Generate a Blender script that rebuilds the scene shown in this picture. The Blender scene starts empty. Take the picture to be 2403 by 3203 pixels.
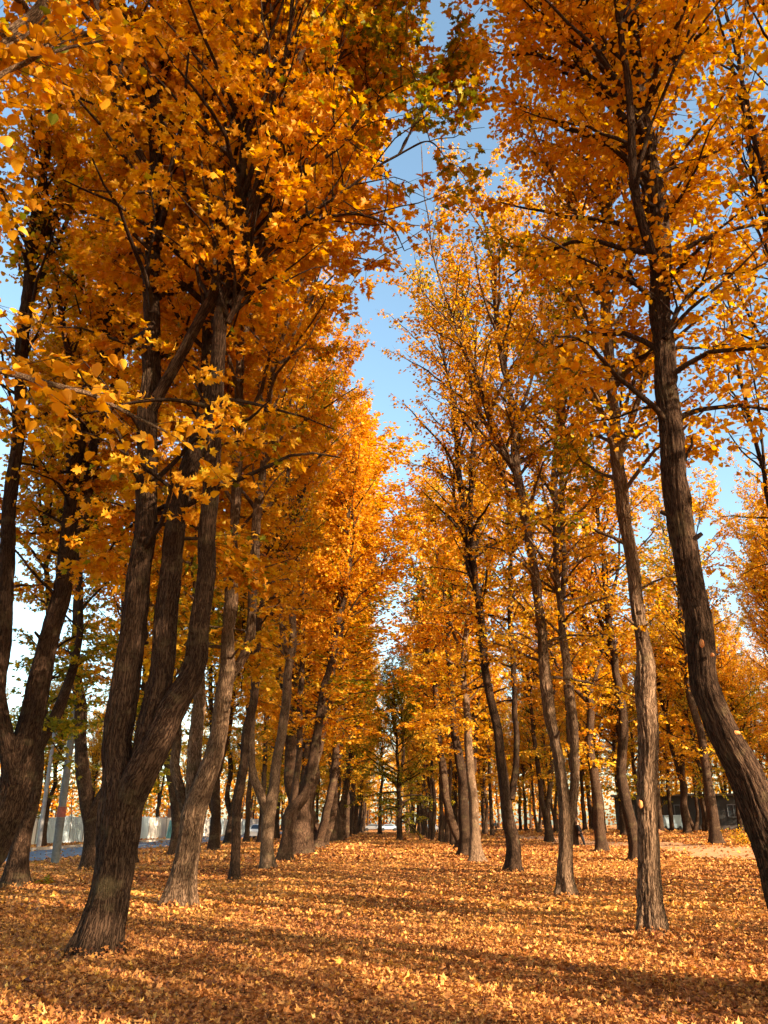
# Autumn park avenue: leaf-strewn ground between two rows of maples and limes, low sun from the right behind the camera.
import bpy, bmesh, math, random
import numpy as np
from mathutils import Vector, Matrix, Euler

random.seed(7)
C = bpy.context.scene.collection
scene = bpy.context.scene
R = math.radians
nrm = lambda a: a / np.maximum(np.linalg.norm(a, axis=-1, keepdims=True), 1e-9)

# ---------------------------------------------------------------- camera model (used to read real positions off the photograph)
F, CX, CY = 2562.0, 1201.5, 1601.5
PITCH = R(20.83)
SP, CP = math.sin(PITCH), math.cos(PITCH)
EYE = 1.55


def at(x, y, dep):
    """World point seen at source pixel x, y at world distance dep in front of the camera, and metres per pixel there."""
    u, v = x - CX, y - CY
    t = dep / (F * CP + v * SP)
    return np.array([u * t, dep, EYE + (F * SP - v * CP) * t]), t


def ground_at(x, y):
    u, v = x - CX, y - CY
    t = EYE / (v * CP - F * SP)
    return np.array([u * t, (F * CP + v * SP) * t, 0.0])


def gz(x, y):
    """Ground height: small waves, level at the road, rising a little towards the woodland on the right."""
    x = np.asarray(x, float); y = np.asarray(y, float)
    z = 0.035 * np.sin(.71 * x + .33 * y + .4) + 0.03 * np.sin(.37 * x - .55 * y + 1.7) + .018 * np.sin(1.9 * x + 1.3 * y)
    z = z * np.clip((x + 13.5) / 3, 0, 1)
    k = np.clip((x - 8) / 18, 0, 1)
    return z - .02 + .60 * k * k * (3 - 2 * k)


# ---------------------------------------------------------------- objects
def mesh_np(name, verts, faces, mat, attrs=None, smooth=False, mats=None, midx=None):
    me = bpy.data.meshes.new(name)
    verts = np.ascontiguousarray(verts, np.float32); faces = np.ascontiguousarray(faces, np.int32)
    m, k = faces.shape
    me.vertices.add(len(verts)); me.vertices.foreach_set('co', verts.ravel())
    me.loops.add(m * k); me.loops.foreach_set('vertex_index', faces.ravel())
    me.polygons.add(m); me.polygons.foreach_set('loop_start', np.arange(0, m * k, k, dtype=np.int32))
    if smooth:
        me.polygons.foreach_set('use_smooth', np.ones(m, bool))
    for nm, arr in (attrs or {}).items():
        arr = np.ascontiguousarray(arr, np.float32)
        if arr.ndim == 1:
            a = me.attributes.new(nm, 'FLOAT', 'POINT'); a.data.foreach_set('value', arr)
        else:
            a = me.attributes.new(nm, 'FLOAT_VECTOR', 'POINT'); a.data.foreach_set('vector', arr.ravel())
    for mm in (mats or [mat]):
        me.materials.append(mm)
    if midx is not None:
        me.polygons.foreach_set('material_index', np.ascontiguousarray(midx, np.int32))
    me.update(calc_edges=True)
    return me


def link(name, me, parent=None, loc=None):
    o = bpy.data.objects.new(name, me); C.objects.link(o)
    if parent is not None: o.parent = parent
    if loc is not None: o.location = loc
    return o


def tag(o, label=None, cat=None, group=None, kind=None):
    if label: o['label'] = label
    if cat: o['category'] = cat
    if group: o['group'] = group
    if kind: o['kind'] = kind
    return o


def empty(name, loc, rz=0):
    o = bpy.data.objects.new(name, None); C.objects.link(o)
    o.location = loc; o.rotation_euler = (0, 0, rz); o.empty_display_size = .3
    return o


def bm_obj(name, bm, mat, parent=None, smooth=False):
    me = bpy.data.meshes.new(name); bm.normal_update(); bm.to_mesh(me); bm.free()
    me.materials.append(mat)
    if smooth:
        for p in me.polygons: p.use_smooth = True
    return link(name, me, parent)


def bm_box(bm, c, s, rz=0, bev=0.0):
    r = bmesh.ops.create_cube(bm, size=1)
    vs = r['verts']
    for v in vs:
        v.co = Vector((v.co.x * s[0], v.co.y * s[1], v.co.z * s[2]))
    if bev:
        es = list({e for v in vs for e in v.link_edges})
        vs = bmesh.ops.bevel(bm, geom=es, offset=bev, segments=2, affect='EDGES')['verts'] + [v for v in vs if v.is_valid]
    vs = list({v for v in vs if v.is_valid})
    M = Matrix.Translation(c) @ Matrix.Rotation(rz, 4, 'Z')
    bmesh.ops.transform(bm, matrix=M, verts=vs)


# ---------------------------------------------------------------- materials
def mat_new(name):
    m = bpy.data.materials.new(name); m.use_nodes = True
    nt = m.node_tree; nt.nodes.clear()
    return m, nt, (lambda t, **k: _node(nt, t, **k))


def _node(nt, t, **k):
    n = nt.nodes.new(t)
    for a, v in k.items():
        if a.startswith('i_'):
            key = a[2:]
            n.inputs[int(key) if key.isdigit() else key.replace('_', ' ')].default_value = v
        else:
            setattr(n, a, v)
    return n


def ramp(n, stops):
    cr = n.color_ramp
    while len(cr.elements) > 1: cr.elements.remove(cr.elements[-1])
    cr.elements[0].position = stops[0][0]; cr.elements[0].color = (*stops[0][1], 1)
    for p, c in stops[1:]:
        e = cr.elements.new(p); e.color = (*c, 1)


def leaf_material(name, stops, trans=.42, tcol=1.0, rough=.5):
    m, nt, N = mat_new(name); L = nt.links.new
    a = N('ShaderNodeAttribute', attribute_name='tint')
    cr = N('ShaderNodeValToRGB'); ramp(cr, stops)
    half = N('ShaderNodeMath', operation='MULTIPLY'); half.inputs[1].default_value = .5
    L(a.outputs['Fac'], half.inputs[0]); L(half.outputs[0], cr.inputs[0])
    p = N('ShaderNodeBsdfPrincipled'); p.inputs['Roughness'].default_value = rough; p.inputs['Specular IOR Level'].default_value = .22
    L(cr.outputs[0], p.inputs['Base Color'])
    sat = N('ShaderNodeHueSaturation'); sat.inputs['Saturation'].default_value = 1.08; sat.inputs['Value'].default_value = tcol
    L(cr.outputs[0], sat.inputs['Color'])
    t = N('ShaderNodeBsdfTranslucent'); L(sat.outputs[0], t.inputs[0])
    mx = N('ShaderNodeMixShader'); mx.inputs[0].default_value = trans
    L(p.outputs[0], mx.inputs[1]); L(t.outputs[0], mx.inputs[2])
    o = N('ShaderNodeOutputMaterial'); L(mx.outputs[0], o.inputs[0])
    return m


LEAF = leaf_material('autumn_leaf', [
    (.0, (.32, .095, .010)), (.12, (.56, .205, .012)), (.25, (.70, .305, .018)), (.38, (.78, .400, .028)),
    (.50, (.82, .520, .050)), (.60, (.50, .38, .03)), (.75, (.22, .23, .02)), (1.0, (.075, .10, .015))], trans=.50)
LITTER = leaf_material('dry_leaf', [
    (.0, (.08, .027, .012)), (.14, (.21, .074, .027)), (.28, (.44, .180, .050)), (.40, (.66, .325, .105)),
    (.5, (.70, .34, .07)), (.75, (.78, .45, .09)), (1.0, (.82, .58, .22))], trans=.22, rough=.6)


def bark_material(name, dark, mid, light, bump=1.0):
    m, nt, N = mat_new(name); L = nt.links.new
    a = N('ShaderNodeAttribute', attribute_name='bark')
    oi = N('ShaderNodeObjectInfo')
    wn = N('ShaderNodeTexNoise', i_Scale=9.0, i_Detail=3.0); L(a.outputs['Vector'], wn.inputs['Vector'])
    wa = N('ShaderNodeVectorMath', operation='MULTIPLY_ADD'); wa.inputs[1].default_value = (.02, .02, .05); L(wn.outputs['Color'], wa.inputs[0]); L(a.outputs['Vector'], wa.inputs[2])
    mp = N('ShaderNodeMapping'); mp.inputs['Scale'].default_value = (1, 1, .09); L(wa.outputs[0], mp.inputs[0])
    n1 = N('ShaderNodeTexNoise', i_Scale=150.0, i_Detail=5.0, i_Roughness=.7); L(mp.outputs[0], n1.inputs['Vector'])
    mp2 = N('ShaderNodeMapping'); mp2.inputs['Scale'].default_value = (1, 1, .07); L(wa.outputs[0], mp2.inputs[0])
    v1 = N('ShaderNodeTexNoise', i_Scale=72.0, i_Detail=3.0, i_Roughness=.55); L(mp2.outputs[0], v1.inputs['Vector'])
    f0 = N('ShaderNodeMath', operation='SUBTRACT'); f0.inputs[1].default_value = .5; L(v1.outputs['Fac'], f0.inputs[0])
    f1 = N('ShaderNodeMath', operation='ABSOLUTE'); L(f0.outputs[0], f1.inputs[0])
    fis = N('ShaderNodeMapRange', i_1=0.0, i_2=.10, i_3=0.0, i_4=1.0); L(f1.outputs[0], fis.inputs[0])
    big = N('ShaderNodeTexNoise', i_Scale=3.2, i_Detail=5.0, i_Roughness=.6); L(a.outputs['Vector'], big.inputs['Vector'])
    mix = N('ShaderNodeMath', operation='MULTIPLY_ADD'); mix.inputs[1].default_value = .45; L(fis.outputs[0], mix.inputs[0]); 
    ms = N('ShaderNodeMath', operation='MULTIPLY'); ms.inputs[1].default_value = .75; L(n1.outputs['Fac'], ms.inputs[0]); L(ms.outputs[0], mix.inputs[2])
    cr = N('ShaderNodeValToRGB'); ramp(cr, [(.22, dark), (.52, mid), (.90, light)]); L(mix.outputs[0], cr.inputs[0])
    # lichen and moss patches
    pr = N('ShaderNodeValToRGB'); ramp(pr, [(.56, (0, 0, 0)), (.70, (.55, .55, .55))]); L(big.outputs['Fac'], pr.inputs[0])
    mc = N('ShaderNodeMix', data_type='RGBA'); L(pr.outputs[0], mc.inputs[0]); L(cr.outputs[0], mc.inputs[6]); mc.inputs[7].default_value = (.15, .112, .055, 1)
    b2 = N('ShaderNodeTexNoise', i_Scale=1.3, i_Detail=4.0); L(a.outputs['Vector'], b2.inputs['Vector'])
    hv = N('ShaderNodeHueSaturation'); L(mc.outputs[2], hv.inputs['Color'])
    vv = N('ShaderNodeMapRange', i_1=.25, i_2=.75, i_3=.62, i_4=1.30); L(b2.outputs['Fac'], vv.inputs[0])
    rr = N('ShaderNodeMapRange', i_1=0.0, i_2=1.0, i_3=.8, i_4=1.15); L(oi.outputs['Random'], rr.inputs[0])
    mm = N('ShaderNodeMath', operation='MULTIPLY'); L(vv.outputs[0], mm.inputs[0]); L(rr.outputs[0], mm.inputs[1]); L(mm.outputs[0], hv.inputs['Value'])
    p = N('ShaderNodeBsdfPrincipled'); p.inputs['Roughness'].default_value = .9; p.inputs['Specular IOR Level'].default_value = .1
    L(hv.outputs[0], p.inputs['Base Color'])
    bp = N('ShaderNodeBump'); bp.inputs['Strength'].default_value = .9 * bump; bp.inputs['Distance'].default_value = .045
    L(mix.outputs[0], bp.inputs['Height']); L(bp.outputs[0], p.inputs['Normal'])
    o = N('ShaderNodeOutputMaterial'); L(p.outputs[0], o.inputs[0])
    return m


BARK = bark_material('bark', (.008, .0045, .003), (.036, .019, .011), (.100, .058, .034))
BARK_PALE = bark_material('sunlit_pale_bark', (.022, .012, .007), (.115, .067, .038), (.30, .190, .115), 1.0)  # paler copy of bark for sunlit trunks, their sunlight put into the colour


def plain(name, col, rough=.7, metal=0.0, var=.25, scale=6.0, bump=0.0, streak=False, spec=.3):
    m, nt, N = mat_new(name); L = nt.links.new
    tc = N('ShaderNodeTexCoord')
    mp = N('ShaderNodeMapping'); L(tc.outputs['Object'], mp.inputs[0])
    if streak: mp.inputs['Scale'].default_value = (1, 1, .2)
    n = N('ShaderNodeTexNoise', i_Scale=scale, i_Detail=6.0, i_Roughness=.65); L(mp.outputs[0], n.inputs['Vector'])
    mr = N('ShaderNodeMapRange', i_1=.3, i_2=.7, i_3=1 - var, i_4=1 + var); L(n.outputs['Fac'], mr.inputs[0])
    hv = N('ShaderNodeHueSaturation'); hv.inputs['Color'].default_value = (*col, 1); L(mr.outputs[0], hv.inputs['Value'])
    p = N('ShaderNodeBsdfPrincipled'); p.inputs['Roughness'].default_value = rough; p.inputs['Metallic'].default_value = metal
    p.inputs['Specular IOR Level'].default_value = spec
    L(hv.outputs[0], p.inputs['Base Color'])
    if bump:
        b = N('ShaderNodeBump'); b.inputs['Strength'].default_value = bump; b.inputs['Distance'].default_value = .02
        L(n.outputs['Fac'], b.inputs['Height']); L(b.outputs[0], p.inputs['Normal'])
    o = N('ShaderNodeOutputMaterial'); L(p.outputs[0], o.inputs[0])
    return m


def ground_material():
    m, nt, N = mat_new('leaf_strewn_soil'); L = nt.links.new
    g = N('ShaderNodeNewGeometry')
    vo = N('ShaderNodeTexVoronoi', i_Scale=15.0); L(g.outputs['Position'], vo.inputs['Vector'])
    n0 = N('ShaderNodeTexNoise', i_Scale=30.0, i_Detail=5.0, i_Roughness=.7); L(g.outputs['Position'], n0.inputs['Vector'])
    sep = N('ShaderNodeSeparateColor'); L(vo.outputs['Color'], sep.inputs[0])
    ad = N('ShaderNodeMath', operation='MULTIPLY_ADD'); ad.inputs[1].default_value = .55; L(n0.outputs['Fac'], ad.inputs[0])
    m2 = N('ShaderNodeMath', operation='MULTIPLY'); m2.inputs[1].default_value = .5; L(sep.outputs[0], m2.inputs[0]); L(m2.outputs[0], ad.inputs[2])
    cr = N('ShaderNodeValToRGB'); ramp(cr, [(.18, (.06, .022, .008)), (.42, (.27, .10, .027)), (.60, (.50, .21, .06)), (.78, (.62, .31, .10)), (.95, (.70, .42, .10))])
    L(ad.outputs[0], cr.inputs[0])
    big = N('ShaderNodeTexNoise', i_Scale=.35, i_Detail=4.0); L(g.outputs['Position'], big.inputs['Vector'])
    hv = N('ShaderNodeHueSaturation'); L(cr.outputs[0], hv.inputs['Color'])
    mr = N('ShaderNodeMapRange', i_1=.3, i_2=.7, i_3=.85, i_4=1.15); L(big.outputs['Fac'], mr.inputs[0]); L(mr.outputs[0], hv.inputs['Value'])
    p = N('ShaderNodeBsdfPrincipled'); p.inputs['Roughness'].default_value = .9; p.inputs['Specular IOR Level'].default_value = .15
    L(hv.outputs[0], p.inputs['Base Color'])
    b = N('ShaderNodeBump'); b.inputs['Strength'].default_value = 1.0; b.inputs['Distance'].default_value = .05
    L(ad.outputs[0], b.inputs['Height']); L(b.outputs[0], p.inputs['Normal'])
    o = N('ShaderNodeOutputMaterial'); L(p.outputs[0], o.inputs[0])
    return m


# ---------------------------------------------------------------- numpy geometry
def spline(P, Rd, ds):
    P = np.asarray(P, float); Rd = np.asarray(Rd, float)
    d = np.r_[0, np.cumsum(np.linalg.norm(np.diff(P, axis=0), axis=1))]
    n = max(4, int(d[-1] / ds) + 1)
    s = np.linspace(0, d[-1], n)
    A = np.c_[P, Rd]
    T = np.gradient(A, d, axis=0) if len(P) > 2 else np.repeat(((A[1] - A[0]) / d[1])[None], 2, 0)
    i = np.clip(np.searchsorted(d, s, 'right') - 1, 0, len(P) - 2)
    h = (d[i + 1] - d[i])[:, None]; t = ((s - d[i])[:, None]) / h
    h00 = 2 * t**3 - 3 * t**2 + 1; h10 = t**3 - 2 * t**2 + t; h01 = -2 * t**3 + 3 * t**2; h11 = t**3 - t**2
    Q = h00 * A[i] + h10 * h * T[i] + h01 * A[i + 1] + h11 * h * T[i + 1]
    return Q[:, :3], np.maximum(Q[:, 3], .004), s


def trunk_tube(P, Rd, s, sides, rng, flare=None, rough=1.0):
    """Bark-skinned tube along P; returns verts, quads, bark coordinates. flare = ground height where the roots spread."""
    n = len(P)
    T = nrm(np.gradient(P, axis=0))
    side = nrm(np.cross(T, np.array([0, 1., 0]) + 0 * T)); up = np.cross(side, T)
    a = np.linspace(0, 2 * np.pi, sides, endpoint=False)[None, :]
    S = s[:, None]
    ph = rng.uniform(0, 6.28, 12)
    off = np.zeros((n, sides))
    for k, amp, b, j in ((2, .045, 1.1, 0), (3, .035, 1.9, 1), (1, .04, 2.7, 2), (5, .022, 1.4, 3), (4, .02, 4.3, 4), (9, .014, .8, 5), (13, .012, 1.7, 6)):
        off = off + amp * np.sin(k * a + b * S + ph[j] + .8 * np.sin(1.3 * S + ph[j + 1]))
    for _ in range(int(s[-1] * .9)):                                   # knots and burls
        a0, s0, h = rng.uniform(0, 6.28), rng.uniform(.5, max(s[-1], .6)), rng.uniform(.08, .26)
        da = np.angle(np.exp(1j * (a - a0)))
        w = rng.uniform(.05, .13)
        off = off + h * np.exp(-(da / .5) ** 2 - ((S - s0) / w) ** 2)
    rad = Rd[:, None] * (1 + off * rough)
    if sides >= 56:                                                    # furrowed bark as real relief on the nearest trunks
        G = np.stack([np.cos(a) * Rd[:, None], np.sin(a) * Rd[:, None], S * .10 + 0 * a], -1).reshape(-1, 3)
        fu = np.abs(vnoise(G, int(ph[0] * 1000), 75)) + .6 * np.abs(vnoise(G, int(ph[1] * 1000), 130))
        rad = rad + (np.clip(fu, 0, 1.1).reshape(n, sides) - .55) * .020 * np.clip(Rd[:, None] / .12, .3, 1)
    if flare is not None:
        h = np.maximum(P[:, 2] - flare, 0)[:, None]
        lob = .30 * np.sin(3 * a + ph[8]) + .25 * np.sin(5 * a + ph[9]) + .12 * np.sin(8 * a + ph[10])
        rad = rad * (1 + (.52 + lob * .75) * np.exp(-h / .24) + .12 * np.exp(-h / .6))
    V = P[:, None] + rad[..., None] * (np.cos(a)[..., None] * side[:, None] + np.sin(a)[..., None] * up[:, None])
    B = np.stack([np.cos(a) * Rd.mean() + 0 * S, np.sin(a) * Rd.mean() + 0 * S, S + 0 * a], -1) + rng.uniform(0, 20, 3)
    i = np.arange(n - 1)[:, None] * sides; j = np.arange(sides)[None]; j2 = (j + 1) % sides
    Q = np.stack([i + j, i + j2, i + sides + j2, i + sides + j], -1).reshape(-1, 4)
    return V.reshape(-1, 3), Q, B.reshape(-1, 3)


def tubes(P, Rd, sides):
    """Many thin tubes at once: P (M,n,3), Rd (M,n)."""
    M, n, _ = P.shape
    T = nrm(np.gradient(P, axis=1))
    ref = np.where(np.abs(T[..., 2:3]) > .85, np.array([1., 0, 0]), np.array([0, 0, 1.]))
    side = nrm(np.cross(T, ref)); up = np.cross(side, T)
    a = np.linspace(0, 2 * np.pi, sides, endpoint=False)
    ca, sa = np.cos(a)[None, None, :, None], np.sin(a)[None, None, :, None]
    V = P[:, :, None] + Rd[..., None, None] * (ca * side[:, :, None] + sa * up[:, :, None])
    B = V * np.array([1, 1, .6])
    m = np.arange(M)[:, None, None] * (n * sides); i = np.arange(n - 1)[None, :, None] * sides
    j = np.arange(sides)[None, None]; j2 = (j + 1) % sides
    Q = np.stack([m + i + j, m + i + j2, m + i + sides + j2, m + i + sides + j], -1).reshape(-1, 4)
    return V.reshape(-1, 3), Q, B.reshape(-1, 3)


def join(parts):
    o = 0; V = []; Q = []; B = []
    for v, q, b in parts:
        V.append(v); Q.append(q + o); B.append(b); o += len(v)
    return np.concatenate(V), np.concatenate(Q), np.concatenate(B)


def half_leaf(half):
    """Template from the right half of an outline (x across, y along); midrib base first. Mirrored, folded along the midrib."""
    h = np.array(half, float); k = len(h)
    left = h[1:-1] * [-1, 1]
    V = np.concatenate([h, left])
    idxR = list(range(k)); idxL = [0] + list(range(k, k + k - 2)) + [k - 1]
    tri = [(0, idxR[i], idxR[i + 1]) for i in range(1, k - 1)] + [(0, idxL[i + 1], idxL[i]) for i in range(1, k - 1)]
    return V, np.array(tri)


MAPLE = half_leaf([(0, 0), (.20, -.10), (.43, .0), (.36, .10), (.30, .20), (.60, .44), (.44, .48), (.40, .58), (.20, .52), (.22, .76), (.10, .80), (0, 1.02)])
MAPLE_S = half_leaf([(0, 0), (.42, .0), (.28, .21), (.58, .50), (.20, .52), (0, 1.0)])
LIME = half_leaf([(0, .05), (.24, -.03), (.44, .16), (.46, .42), (.27, .76), (0, 1.0)])
LIME_S = half_leaf([(0, .03), (.40, .12), (.40, .52), (0, 1.0)])
QUAD = half_leaf([(0, 0), (.46, .42), (0, 1.0)])


def leaves(P, Nn, D, size, tpl, rng, tint, curl=.5):
    V0, tri = tpl
    n = len(P); k = len(V0)
    Nn = nrm(Nn); D = nrm(D - (D * Nn).sum(-1, keepdims=True) * Nn); S = np.cross(D, Nn)
    fold = rng.normal(curl * .5, curl, (n, 1)); bend = rng.normal(-.15, curl * .8, (n, 1)); tw = rng.normal(0, curl * .5, (n, 1))
    x = V0[None, :, 0]; y = V0[None, :, 1]
    z = fold * np.abs(x) + bend * (y - .3) ** 2 + tw * x * y
    sz = size[:, None]
    asp = rng.uniform(.85, 1.12, (n, 1))
    V = P[:, None] + (sz * x * asp)[..., None] * S[:, None] + (sz * y)[..., None] * D[:, None] + (sz * z)[..., None] * Nn[:, None]
    Fc = (np.arange(n)[:, None, None] * k + tri[None]).reshape(-1, 3)
    return V.reshape(-1, 3), Fc, np.repeat(tint, k)


def vnoise(P, seed, sc):
    r = np.random.default_rng(seed); o = 0
    for _ in range(6):
        k = r.normal(0, 1, 3) * sc; o = o + np.sin(P @ k + r.uniform(0, 6.28))
    return o / 6 * 1.6


# ---------------------------------------------------------------- a tree
class Grown:
    pass


def grow(rng, stems, zb, ztop, dens=3.0, L1=2.6, sp2=.17, L2=.85, lsp=.06, keep=None, lower_droop=.0, thin=1.0, wood_sides=5, spread=.16, el0=20, front=None, shp=(.62, .85, 1.0, .85, .5)):
    """Side branches, twigs and leaf positions on stems [(P, R, s, zb or None)]; returns wood per stem and leaf arrays."""
    out = Grown(); out.wood = []; LP = []; LD = []; LN = []
    ga = rng.uniform(0, 6.28)
    for (P, Rd, s, z0, d0, l0) in stems:
        zb_ = zb if z0 is None else z0
        ok = P[:, 2] > zb_
        if ok.sum() < 3: out.wood.append(None); continue
        s_a, s_b = s[ok][0], s[-1]
        M = max(3, int((s_b - s_a) * dens * d0))
        ss = np.sort(rng.uniform(s_a, s_b, M)); ss[-1] = s_b
        p0 = np.stack([np.interp(ss, s, P[:, i]) for i in range(3)], 1); r0 = np.interp(ss, s, Rd)
        T = nrm(np.stack([np.interp(ss, s, np.gradient(P[:, i], s)) for i in range(3)], 1))
        rel = np.clip((p0[:, 2] - zb_) / (ztop - zb_), 0, 1)
        az = ga + 2.39996 * np.arange(M) + rng.normal(0, .5, M); ga += 1.3
        el = np.radians(el0 + 44 * rel ** .8 + rng.normal(0, 13, M))
        d = np.stack([np.cos(el) * np.cos(az), np.cos(el) * np.sin(az), np.sin(el)], 1)
        d = nrm(d + .45 * T * (rel[:, None] + .2))
        shape = np.interp(rel, [0, .25, .6, .85, 1], shp)
        L = L1 * l0 * shape * rng.uniform(.55, 1.25, M)
        if keep is not None:
            for _ in range(4):
                tip = p0 + d * L[:, None] * .95
                L = np.where(keep(tip), L, L * .62)
            L = np.where(keep(p0 + d * L[:, None] * .95), L, np.minimum(L, .35))
        n = 8
        Pb = np.empty((M, n, 3)); Pb[:, 0] = p0; dd = d.copy()
        droop = np.interp(rel, [0, .3, 1], [-.10 - lower_droop, -.03, .05])[:, None]
        for k in range(1, n):
            dd = nrm(dd + droop * np.array([0, 0, 1.]) + rng.normal(0, .13, (M, 3)))
            Pb[:, k] = Pb[:, k - 1] + dd * (L / (n - 1))[:, None]
        rb = np.minimum(r0 * .6, .006 + .0095 * L + .0022 * L * L)
        Rb = rb[:, None] * np.linspace(1, .16, n)[None] ** .9 + .0025
        w = [tubes(Pb, Rb, wood_sides)]
        # twigs
        cnt = np.maximum(2, (L / sp2).astype(int)); bi = np.repeat(np.arange(M), cnt)
        K = len(bi)
        t = rng.uniform(.16, 1.0, K); t[rng.random(K) < .1] = 1
        f = t * (n - 1); i0 = np.minimum(f.astype(int), n - 2); fr = (f - i0)[:, None]
        q0 = Pb[bi, i0] * (1 - fr) + Pb[bi, i0 + 1] * fr
        td = nrm(Pb[bi, i0 + 1] - Pb[bi, i0])
        ang = np.where(rng.random(K) < .5, 1, -1) * np.radians(rng.uniform(25, 75, K)); ang[t > .97] *= .3
        ca, sa = np.cos(ang), np.sin(ang)
        d2 = np.stack([td[:, 0] * ca - td[:, 1] * sa, td[:, 0] * sa + td[:, 1] * ca, td[:, 2] * .55 + rng.normal(.02, .22, K)], 1); d2 = nrm(d2)
        l2 = L2 * (1.15 - .55 * t) * rng.uniform(.45, 1.25, K) * np.clip(.5 + L[bi] / 3.5, .5, 1.15)
        m2 = 4
        Pt = np.empty((K, m2, 3)); Pt[:, 0] = q0; e = d2.copy()
        for k in range(1, m2):
            e = nrm(e + np.array([0, 0, -.09]) + rng.normal(0, .12, (K, 3))); Pt[:, k] = Pt[:, k - 1] + e * (l2 / (m2 - 1))[:, None]
        if front is not None:                                              # boughs on the side facing the open avenue are sparse
            fr_ = rng.random(K) < np.where(Pt[:, 2, 1] < front[0], np.interp(Pt[:, 2, 2], [0, front[1], front[1] + 3], [front[2], front[2], 1]), 1)
            Pt, l2, e, d2 = Pt[fr_], l2[fr_], e[fr_], d2[fr_]; K = len(l2)
        if keep is not None:
            kk = keep(Pt[:, 2])
            Pt, l2, e, d2 = Pt[kk], l2[kk], e[kk], d2[kk]; K = len(l2)
        if K:
            Rt = (.0022 + .0042 * l2)[:, None] * np.linspace(1, .35, m2)[None]
            w.append(tubes(Pt, Rt, 3))
            nl = np.maximum(1, (l2 / lsp * thin).astype(int)); ti = np.repeat(np.arange(K), nl); J = len(ti)
            u = rng.uniform(.08, 1.05, J); g = np.clip(u, 0, .999) * (m2 - 1); j0 = g.astype(int); gf = (g - j0)[:, None]
            c = Pt[ti, j0] * (1 - gf) + Pt[ti, j0 + 1] * gf
            ax = nrm(Pt[ti, -1] - Pt[ti, 0]); lat = nrm(np.cross(ax, np.array([0, 0, 1.]) + 0 * ax))
            so = np.where(rng.random(J) < .5, 1., -1.) * rng.uniform(.02, 1, J) * spread * np.clip(l2[ti], .4, 1.2)
            c = c + lat * so[:, None] + rng.normal(0, .03, (J, 3)) - np.array([0, 0, .03])
            LP.append(c); LD.append(ax * rng.uniform(.1, 1, (J, 1)) + lat * np.sign(so)[:, None] * rng.uniform(.2, 1, (J, 1)) + np.array([0, 0, -.45]) + rng.normal(0, .25, (J, 3)))
            LN.append(np.array([0, 0, .9]) + .35 * lat * np.sign(so)[:, None] + rng.normal(0, .42, (J, 3)))
        out.wood.append(join(w))
    out.P = np.concatenate(LP); out.D = np.concatenate(LD); out.N = np.concatenate(LN)
    if keep is not None:
        kk = keep(out.P); out.P, out.D, out.N = out.P[kk], out.D[kk], out.N[kk]
    return out


def extend(P, Rd, ztop, rng, lean=(0, 0)):
    """Carry a stem on from where the photograph loses it in the leaves, up to ztop."""
    P = [np.array(p) for p in P]; Rd = list(Rd)
    if P[-1][2] > ztop - .8: Rd[-1] = min(Rd[-1], .03); return P, Rd
    d = nrm(P[-1] - P[-2]); k = max(3, int((ztop - P[-1][2]) / 1.6)); r = Rd[-1]; st = (ztop - P[-1][2]) / k
    for i in range(k):
        d = nrm(d + np.array([lean[0], lean[1], .25]) + rng.normal(0, .10, 3)); d[2] = max(d[2], .6)
        P.append(P[-1] + d * st / d[2]); Rd.append(max(.014, r * (1 - (i + 1) / (k + .35))))
    return P, Rd


TREES = {}


NEAR, FAR = .62, .62


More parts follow.
